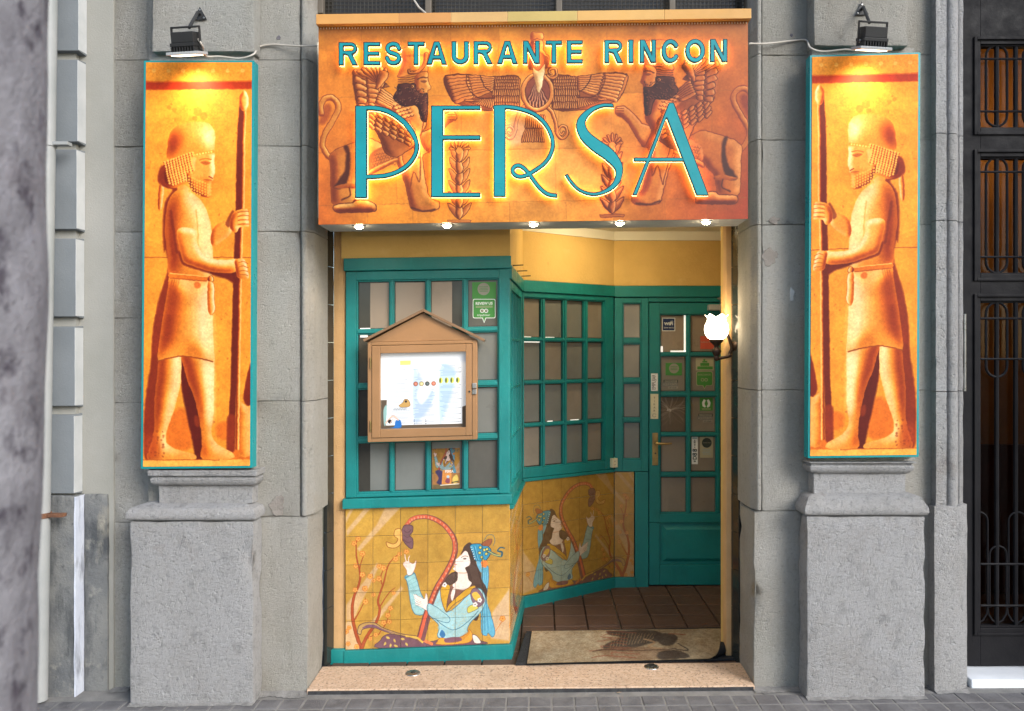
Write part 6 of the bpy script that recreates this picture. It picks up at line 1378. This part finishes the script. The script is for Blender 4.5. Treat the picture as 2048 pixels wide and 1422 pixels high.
er = [z3([(1072, 85), (1175, 838)]), z3([(1072, 85), (1480, 122)]), z3([(1072, 328), (1480, 368)]), z3([(1072, 798), (1480, 838)])]
def fE(X, Y):
    d = rc(*er[0][0], *er[0][1])(X, Y)
    for a_, b_ in er[1:]: d = U_(d, rc(*a_, *b_)(X, Y))
    return d
letter(fE, (859, 209, 963, 397), 1.6, 'E')
rs = z3([(1585, 83), (1685, 835)]); rb = smooth([(990, 214.5), (1012, 213.6), (1040, 217.5), (1070, 229), (1091.5, 249), (1103.5, 273), (1105.5, 293), (1099, 313), (1086, 329), (1066, 343), (1050, 351.5), (1036, 352.5), (1027, 346.5), (1025.8, 337.5), (1033.3, 331), (1044, 333.5), (1057, 346), (1072, 367), (1086, 382), (1100, 389.5), (1118, 391.5)], 4, False)
def fR(X, Y): return I_(U_(rc(*rs[0], *rs[1])(X, Y), seg_sd(X, Y, rb, np.full(len(rb), 4.6))), X-1114.7)
letter(fR, (985, 207, 1117, 398), 1.6, 'R')
sp = np.array([(740, 88, 34), (700, 84, 34), (640, 84, 34), (560, 112, 42), (490, 168, 60), (457, 240, 80), (490, 330, 95), (580, 412, 108), (680, 482, 108), (750, 560, 86), (772, 622, 66), (755, 702, 55), (700, 765, 42), (620, 803, 34), (540, 811, 32), (450, 780, 30), (385, 720, 30), (345, 662, 30), (328, 620, 30)], float); sp = smooth(sp, 4, False)
spx = np.array(z4(sp[:, :2])); spr = sp[:, 2]/2/4.096; ea_ = z4([(726, 80)])[0]; eb_ = z4([(340, 648)])[0]
def fS(X, Y): return I_(I_(seg_sd(X, Y, spx, spr), (X-ea_[0])*.97+(Y-ea_[1])*-.2), (eb_[1]-Y)*.9+(eb_[0]-X)*.35-6*((X > 1160)|(Y < 330))*100)
letter(fS, (1128, 200, 1252, 396), 1.6, 'S')
pa = z4([(1178, 60), (1220, 60), (1508, 825), (1405, 825), (1160, 190), (918, 822), (878, 822)]); pb = z4([(890, 511), (1296, 511), (1308, 546), (890, 546)])
letter(lambda X, Y: U_(poly_sd(X, Y, pa), poly_sd(X, Y, pb)), (1262, 202, 1421, 394), 1.6, 'A')
def glyph(ch, x0, y0, x1, y1):
    t = 10.6; w_, h_ = x1-x0, y1-y0; cx = (x0+x1)/2
    pl = lambda p: (lambda X, Y: poly_sd(X, Y, p))
    def un(*fs):
        def f(X, Y):
            d = fs[0](X, Y)
            for g in fs[1:]: d = U_(d, g(X, Y))
            return d
        return f
    if ch == 'I': return rc(x0, y0, x1, y1)
    if ch == 'E': return un(rc(x0, y0, x0+t, y1), rc(x0, y0, x1, y0+8.4), rc(x0, y0+h_*.5-4.4, x1-2, y0+h_*.5+4), rc(x0, y1-8.6, x1, y1))
    if ch == 'T': return un(rc(cx-t/2, y0, cx+t/2, y1), rc(x0, y0, x1, y0+8.6))
    if ch == 'N': return un(rc(x0, y0, x0+t-.6, y1), rc(x1-t+.6, y0, x1, y1), pl([(x0, y0), (x0+t+.4, y0), (x1, y1), (x1-t-.4, y1)]))
    if ch == 'A': return un(pl([(cx-6, y0), (cx+6, y0), (x1, y1), (x1-11.4, y1), (cx, y0+10), (x0+11.4, y1), (x0, y1)]), pl([(x0+w_*.26, y0+h_*.58), (x1-w_*.26, y0+h_*.58), (x1-w_*.16, y0+h_*.78), (x0+w_*.16, y0+h_*.78)]))
    if ch == 'U':
        r_ = (w_-t)/2; path = [(x0+t/2, y0-10), (x0+t/2, y1-t/2-r_*.9)]+[(cx-r_*math.cos(a), y1-t/2-r_*.9+r_*.9*math.sin(a)) for a in np.linspace(.2, math.pi-.2, 9)]+[(x1-t/2, y1-t/2-r_*.9), (x1-t/2, y0-10)]
        return lambda X, Y: I_(seg_sd(X, Y, path, [t/2]*len(path)), y0-Y)
    if ch in 'OC':
        th = np.linspace(0, math.tau, 33) if ch == 'O' else np.linspace(.62, math.tau-.62, 29); rx, ry = (w_-t)/2, (h_-t+2)/2; cy = (y0+y1)/2
        path = [(cx+rx*math.cos(a), cy+ry*math.sin(a)) for a in th]; return lambda X, Y: seg_sd(X, Y, path, [t/2-.2]*len(path))
    if ch == 'R':
        ym = y0+h_*.54; bw = (ym-y0)/2; xo = x1-1.5
        out = [(x0, y0)]+[(xo-bw+bw*math.cos(a), y0+bw+bw*math.sin(a)) for a in np.linspace(-math.pi/2, math.pi/2, 11)]+[(x0, ym)]
        b2 = bw-8.2; inn = [(x0+t, y0+8.2)]+[(xo-bw+b2*math.cos(a), y0+bw+b2*math.sin(a)) for a in np.linspace(-math.pi/2, math.pi/2, 11)]+[(x0+t, ym-8.2)]
        leg = [(x0+w_*.36, ym-8), (x0+w_*.62, ym-9), (x1, y1), (x1-12, y1), (x0+w_*.46, ym+2), (x0+w_*.3, ym)]
        return un(lambda X, Y: I_(poly_sd(X, Y, out), -poly_sd(X, Y, inn)), rc(x0, y0, x0+t, y1), pl(leg))
    if ch == 'S':
        k = lambda u, v: (x0+t/2+(w_-t)*u, y0+t/2-1+(h_-t+2)*v)
        path = smooth([k(.97, .24), k(.82, .06), k(.5, 0), k(.16, .07), k(.03, .25), k(.18, .42), k(.5, .5), k(.84, .59), k(.97, .76), k(.82, .94), k(.5, 1), k(.16, .94), k(0, .74)], 3, False)
        return lambda X, Y: seg_sd(X, Y, path, [t/2-.5]*len(path))
g1 = lambda a, b: (600+a/4.096, 600+b/4.096); g2 = lambda a, b: (1050+a/4.096, 1050+b/4.096)
for ch, (xa_, xb_) in zip('RESTAURANTERINCON', (g1(315, 475), g1(518, 658), g1(692, 835), g1(880, 1022), g1(1035, 1205), g1(1240, 1385), g1(1420, 1580), g1(1612, 1785), g1(1825, 1965), g2(168, 305), g2(340, 475), g2(648, 805), g2(845, 890), g2(938, 1075), g2(1115, 1270), g2(1310, 1478), g2(1515, 1660))):
    ya = 84.2-6.6*(xa_-677)/765; yb_ = 130.6-6.6*(xa_-677)/765
    letter(glyph(ch, xa_, ya, xb_, yb_), (xa_-1, ya-2, xb_+1, yb_+2), 1.3, ch)

# ---------------------------------------------------------------- relief panels with their floodlights
GU = printmat('guard_print', weather(art_guard()*.95, 1.15, .08, 31), .62, .2, 0, .08)
def panel(lab, pts, mirror):
    tl, tr_, br_, bl = pts; d0, d1 = -.125, -.062; o = thing('relief_panel', lab, 'panel', P((bl[0]+br_[0])/2, bl[1], (d0+d1)/2), 'printed guard panels on the pilasters')
    MB().pquad(pts, d0+.003, d1).build('tray', TEALF, o, False, .002)
    e = 4.5; inn = [(tl[0]+e, tl[1]+e-1), (tr_[0]-e, tr_[1]+e-1), (br_[0]-e, br_[1]-e), (bl[0]+e, bl[1]-e)]; q = [P(x, y, d0) for x, y in inn]; Q = {tuple(round(c, 5) for c in v): uv for v, uv in zip(q, ((0, 1), (1, 1), (1, 0), (0, 0)))}
    m = MB(); m.pquad(inn, d0, d0+.0025)
    def uvf(p):
        for v, uv in zip(q, ((0, 1), (1, 1), (1, 0), (0, 0))):
            if abs(p.x-v.x)+abs(p.z-v.z) < 1e-5: return ((1-uv[0]) if mirror else uv[0]), uv[1]
        return 0, 0
    m.build('print', GU, o, uvf=uvf); return o
panel('printed panel of a carved guard facing right with spear, left pilaster', [(287.5, 121), (508, 121), (504, 936), (281.5, 938)], False)
panel('printed panel of a carved guard facing left with spear, right pilaster', [(1620, 110.5), (1841, 104.5), (1837.5, 914), (1616, 916.5)], True)
FLL = emat('floodlight_lit', (1, .83, .55), 3)
def flood(lab, plate, hub, body, sgn):
    """triangular wall plate, arm, yoke, finned body and glowing glass turned down to the panel"""
    w_ = P(*plate, -.10); bc = P(*body, -.245); o = thing('floodlight', lab, 'floodlight', bc+Vector((0, 0, -.05)), 'floodlights over the panels')
    k = .0024; q = [Vector((w_.x+x*k, -.103, w_.z+z*k)) for x, z in ((0, 15), (-13, -12), (14, -10))]; pl_ = MB().prism(q, (0, -.006, 0)).build('wall_plate', BLACKP, o, False, .001)
    for x, z in ((0, 9), (-8, -8), (8, -7)): MB().lathe([(0, .003), (.004, .002), (.005, 0)], (w_.x+x*k, -.109, w_.z+z*k), (0, -1, 0), 8).build('screw', STEEL, pl_)
    top = bc+Vector((-.012*sgn, 0, .075)); MB().tube([w_+Vector((0, -.005, 0)), w_+Vector((0, -.03, 0)), top], .0075, 8).build('arm', BLACKP, o, True)
    T_ = R(14*sgn); tilt = R(19)
    def loc(x, y, z):
        y2 = y*math.cos(tilt)-z*math.sin(tilt); z2 = y*math.sin(tilt)+z*math.cos(tilt); return bc+Vector((x*math.cos(T_*.25)+z2*math.sin(T_*.25)*-1, y2, z2*math.cos(T_*.25)+x*math.sin(T_*.25)*-1))
    def lb(x0, x1, y0, y1, z0, z1, nm, mt_, par=None, bv=.002): return MB().hexa([loc(x0, y0, z0), loc(x1, y0, z0), loc(x1, y0, z1), loc(x0, y0, z1), loc(x0, y1, z0), loc(x1, y1, z0), loc(x1, y1, z1), loc(x0, y1, z1)]).build(nm, mt_, par or o, False, bv)
    yk = lb(-.062, .062, -.009, .009, .068, .076, 'yoke', BLACKP); lb(-.066, -.062, -.009, .009, -.02, .076, 'yoke_arm', BLACKP, yk); lb(.062, .066, -.009, .009, -.02, .076, 'yoke_arm', BLACKP, yk)
    b_ = lb(-.05, .05, -.045, .045, .004, .050, 'housing', BLACKP); lb(-.055, .055, -.05, .05, -.012, .003, 'flange', BLACKP, b_)
    for i in range(9): lb(-.052+i*.0125, -.047+i*.0125, -.049, .049, -.034, -.013, 'fin', BLACKP, b_, 0)
    lb(-.072, .072, -.058, .058, -.048, -.035, 'glass_frame', SIGNGREY); lb(-.055, .055, -.044, .044, -.051, -.0485, 'lit_glass', FLL, None, 0)
    l = bpy.data.lights.new('floodlight_beam', 'SPOT'); l.energy = 10.0; l.spot_size = R(130); l.spot_blend = .8; l.color = (1, .80, .45); l.shadow_soft_size = .06
    lo = bpy.data.objects.new('floodlight_beam', l); COL.objects.link(lo); lo.parent = o; p = loc(0, 0, -.058); lo.location = p-o.location; lo.rotation_euler = (P(0, 330, -.12)-p).normalized().to_track_quat('-Z', 'Y').to_euler(); 
    dv = Vector((w_.x*.3+bc.x*.7, -.12, bc.z-.30))-p; lo.rotation_euler = dv.to_track_quat('-Z', 'Y').to_euler()
    return bc
fb1 = flood('black finned floodlight above the left guard panel', (401, 30), None, (373, 88), -1)
fb2 = flood('black finned floodlight above the right guard panel', (1722, 20), None, (1744, 78), 1)
def cable(lab, pts, r_=.0045): tag(MB().tube([Vector(p) for p in smooth([tuple(P(x, y, d)) for x, y, d in pts], 5, False)], r_, 8).build('cable', CABLE, None, True), lab, 'cable')
cable('pale cable from the left floodlight along the pilaster to the sign', [(396, 78, -.25), (405, 92, -.24), (412, 112, -.14), (440, 113, -.112), (480, 117, -.112), (508, 108, -.11), (515, 95, -.02), (545, 89, -.012), (590, 92, -.03), (634, 92, -.05)])
cable('pale cable from the sign along the stone to the right floodlight', [(1498, 87, -.05), (1535, 87, -.03), (1580, 82, -.012), (1612, 80, -.012), (1620, 95, -.11), (1645, 103, -.112), (1690, 99, -.112), (1716, 100, -.13), (1720, 80, -.25)])

# ---------------------------------------------------------------- iron door on the right with its marble step
D0 = .14; idr = thing('iron_door', 'black iron and glass street door at the right edge', 'door', P(2045, 1330, D0)); FI_ = Fr((0, D0, 0), (1, 0, 0))
def ip(name, x0, y0, x1, y1, w0, w1, bev=.003, mat=IRON): return MB().fbox(FI_, *FI_.rect(x0, y0, x1, y1), w0, w1).build(name, mat, idr, False, bev)
XL, XR = 1920, 2172; a, b = 1961, 2131
ip('stile', XL, -80, a, 1332, -.06, 0); ip('stile', b, -80, XR, 1332, -.06, 0)
for nm, y0, y1 in (('top_rail', -80, 88), ('rail', 256, 313), ('rail', 548, 602), ('kick_panel', 1256, 1332)): ip(nm, a, y0, b, y1, -.06, -.0005)
GL2 = bpy.data.materials.new('clear_door_glass'); GL2.use_nodes = True; g_ = GL2.node_tree; g_.nodes.clear(); go = g_.nodes.new('ShaderNodeOutputMaterial'); gm = g_.nodes.new('ShaderNodeMixShader'); gt = g_.nodes.new('ShaderNodeBsdfTransparent'); gg = g_.nodes.new('ShaderNodeBsdfGlossy'); gt.inputs[0].default_value = (.82, .78, .72, 1); gg.inputs['Roughness'].default_value = .04; gm.inputs[0].default_value = .008
g_.links.new(gt.outputs[0], gm.inputs[1]); g_.links.new(gg.outputs[0], gm.inputs[2]); g_.links.new(gm.outputs[0], go.inputs[0])
for y0, y1 in ((88, 256), (313, 548), (602, 1256)):
    e = 6
    for q in ((a-14, y0-14, a-8, y1+14), (b+8, y0-14, b+14, y1+14), (a-8, y0-14, b+8, y0-8), (a-8, y1+8, b+8, y1+14)): ip('moulding', *q, -.002, .010)
    for q in ((a, y0, a+3, y1), (b-3, y0, b, y1), (a+3, y0, b-3, y0+3), (a+3, y1-3, b-3, y1)): ip('bead', *q, -.05, -.012, .002)
    ip('pane', a, y0, b, y1, -.052, -.047, 0, GL2)
WBAR = -.024
def bar(x, y0, y1, r_=.0115): p, q = FI_.px(x, y0, WBAR), FI_.px(x, y1, WBAR); MB().tube([FI_(*p, WBAR), FI_(*q, WBAR)], r_, 8).build('bar', IRON, idr, True)
def hbar(y): p, q = FI_.px(a, y, WBAR+.008), FI_.px(b, y, WBAR+.008); MB().tube([FI_(*p, WBAR+.008), FI_(*q, WBAR+.008)], .006, 6).build('cross_bar', IRON, idr, True)
def hoop(xc, y0, y1, hw=21, r_=.0065, part_=None):
    pts = [(xc+hw*math.cos(t), y0+hw-hw*math.sin(t)) for t in np.linspace(0, math.pi, 11)]+([(xc-hw*math.cos(t), y1-hw+hw*math.sin(t)) for t in np.linspace(0, math.pi, 11)]+[(xc+hw, y0+hw)] if part_ is None else [(xc-hw, y1)])
    if part_ is not None: pts = [(xc+hw, y1)]+pts
    MB().tube([FI_(*FI_.px(x_, y_, WBAR+.004), WBAR+.004) for x_, y_ in pts], r_, 6).build('hoop', IRON, idr, True)
for xb in (1993, 2031, 2067, 2104): 
    for y0, y1 in ((88, 256), (313, 548), (602, 1256)): bar(xb, y0, y1)
for y in (118, 223, 344, 514, 637, 718, 1128, 1211): hbar(y)
for xc in (1993, 2067): hoop(xc, 91, 253); hoop(xc, 316, 546); hoop(xc, 605, 754)
for xc in (1957, 2035, 2110): hoop(xc, 1024, 1215, 18, .005, 1)
for xc in (1996, 2072): hoop(xc, 1092, 1215, 17, .005, 1)
for xb in (1975, 2014, 2053, 2090):
    for sx in (-1, 1): MB().tube([FI_(*FI_.px(xb+sx*x_, y_, WBAR), WBAR) for x_, y_ in ((0, 1215), (2, 1228), (9, 1240), (17, 1245))], .005, 6).build('scroll', IRON, idr, True)
for sx in ():
    pass
MB().tube([FI_(*FI_.px(1928, 628, .004), .012), FI_(*FI_.px(1928, 782, .004), .012)], .006, 8).build('edge_strip', STEEL, idr, True)
hl = thing('hallway', 'warm brown hallway seen dimly through the iron door glass', 'hallway', P(2050, 1300, .8))
x0, x1 = P(1915, 0, D0).x, P(2175, 0, D0).x
for nm, lo_, hi_, mt_ in (('back_wall', (x0-.3, 1.5, 0), (x1+.8, 1.56, 4.4), AMBER), ('side_wall', (x0-.36, .27, 0), (x0-.3, 1.5, 4.4), AMBER), ('side_wall', (x1+.8, .27, 0), (x1+.86, 1.5, 4.4), AMBER), ('floor', (x0-.3, .2, -.02), (x1+.8, 1.5, .05), TERRA), ('ceiling', (x0-.3, .2, 4.3), (x1+.8, 1.5, 4.36), AMBER)): MB().box(lo_, hi_).build(nm, mt_, hl)
MB().box((x0-.28, 1.44, .06), (x1+.7, 1.499, 1.05)).build('wainscot', pmat('dark_red_wood', (.07, .02, .014), (.05, .015, .01), .4), hl)
for k in range(5): MB().box((x0-.1+k*.22, 1.47, 1.1), (x0-.06+k*.22, 1.5, 4.1)).build('panel_strip', pmat('hall_strip_%d' % k, (.30, .13, .035), None, .5), hl)
MB().lathe([(0, -.07), (.05, -.05), (.07, 0), (.05, .05), (.01, .06)], (x1+.3, .9, 3.15), n=20).build('hanging_lamp', emat('hall_lamp_lit', (1, .64, .28), 30), hl, True)
sp_ = P(1936, 1332, .0); MB
tag(MB().rbox((P(1934, 0, .02).x, -.02, gz(2.2)-.03), (P(2185, 0, 0).x, .2, P(0, 1334, .14).z), .008, .06, .001, .003, 77).build('marble_step', MARBLE, None, True, angle=180), 'white marble step under the black iron door', 'step')
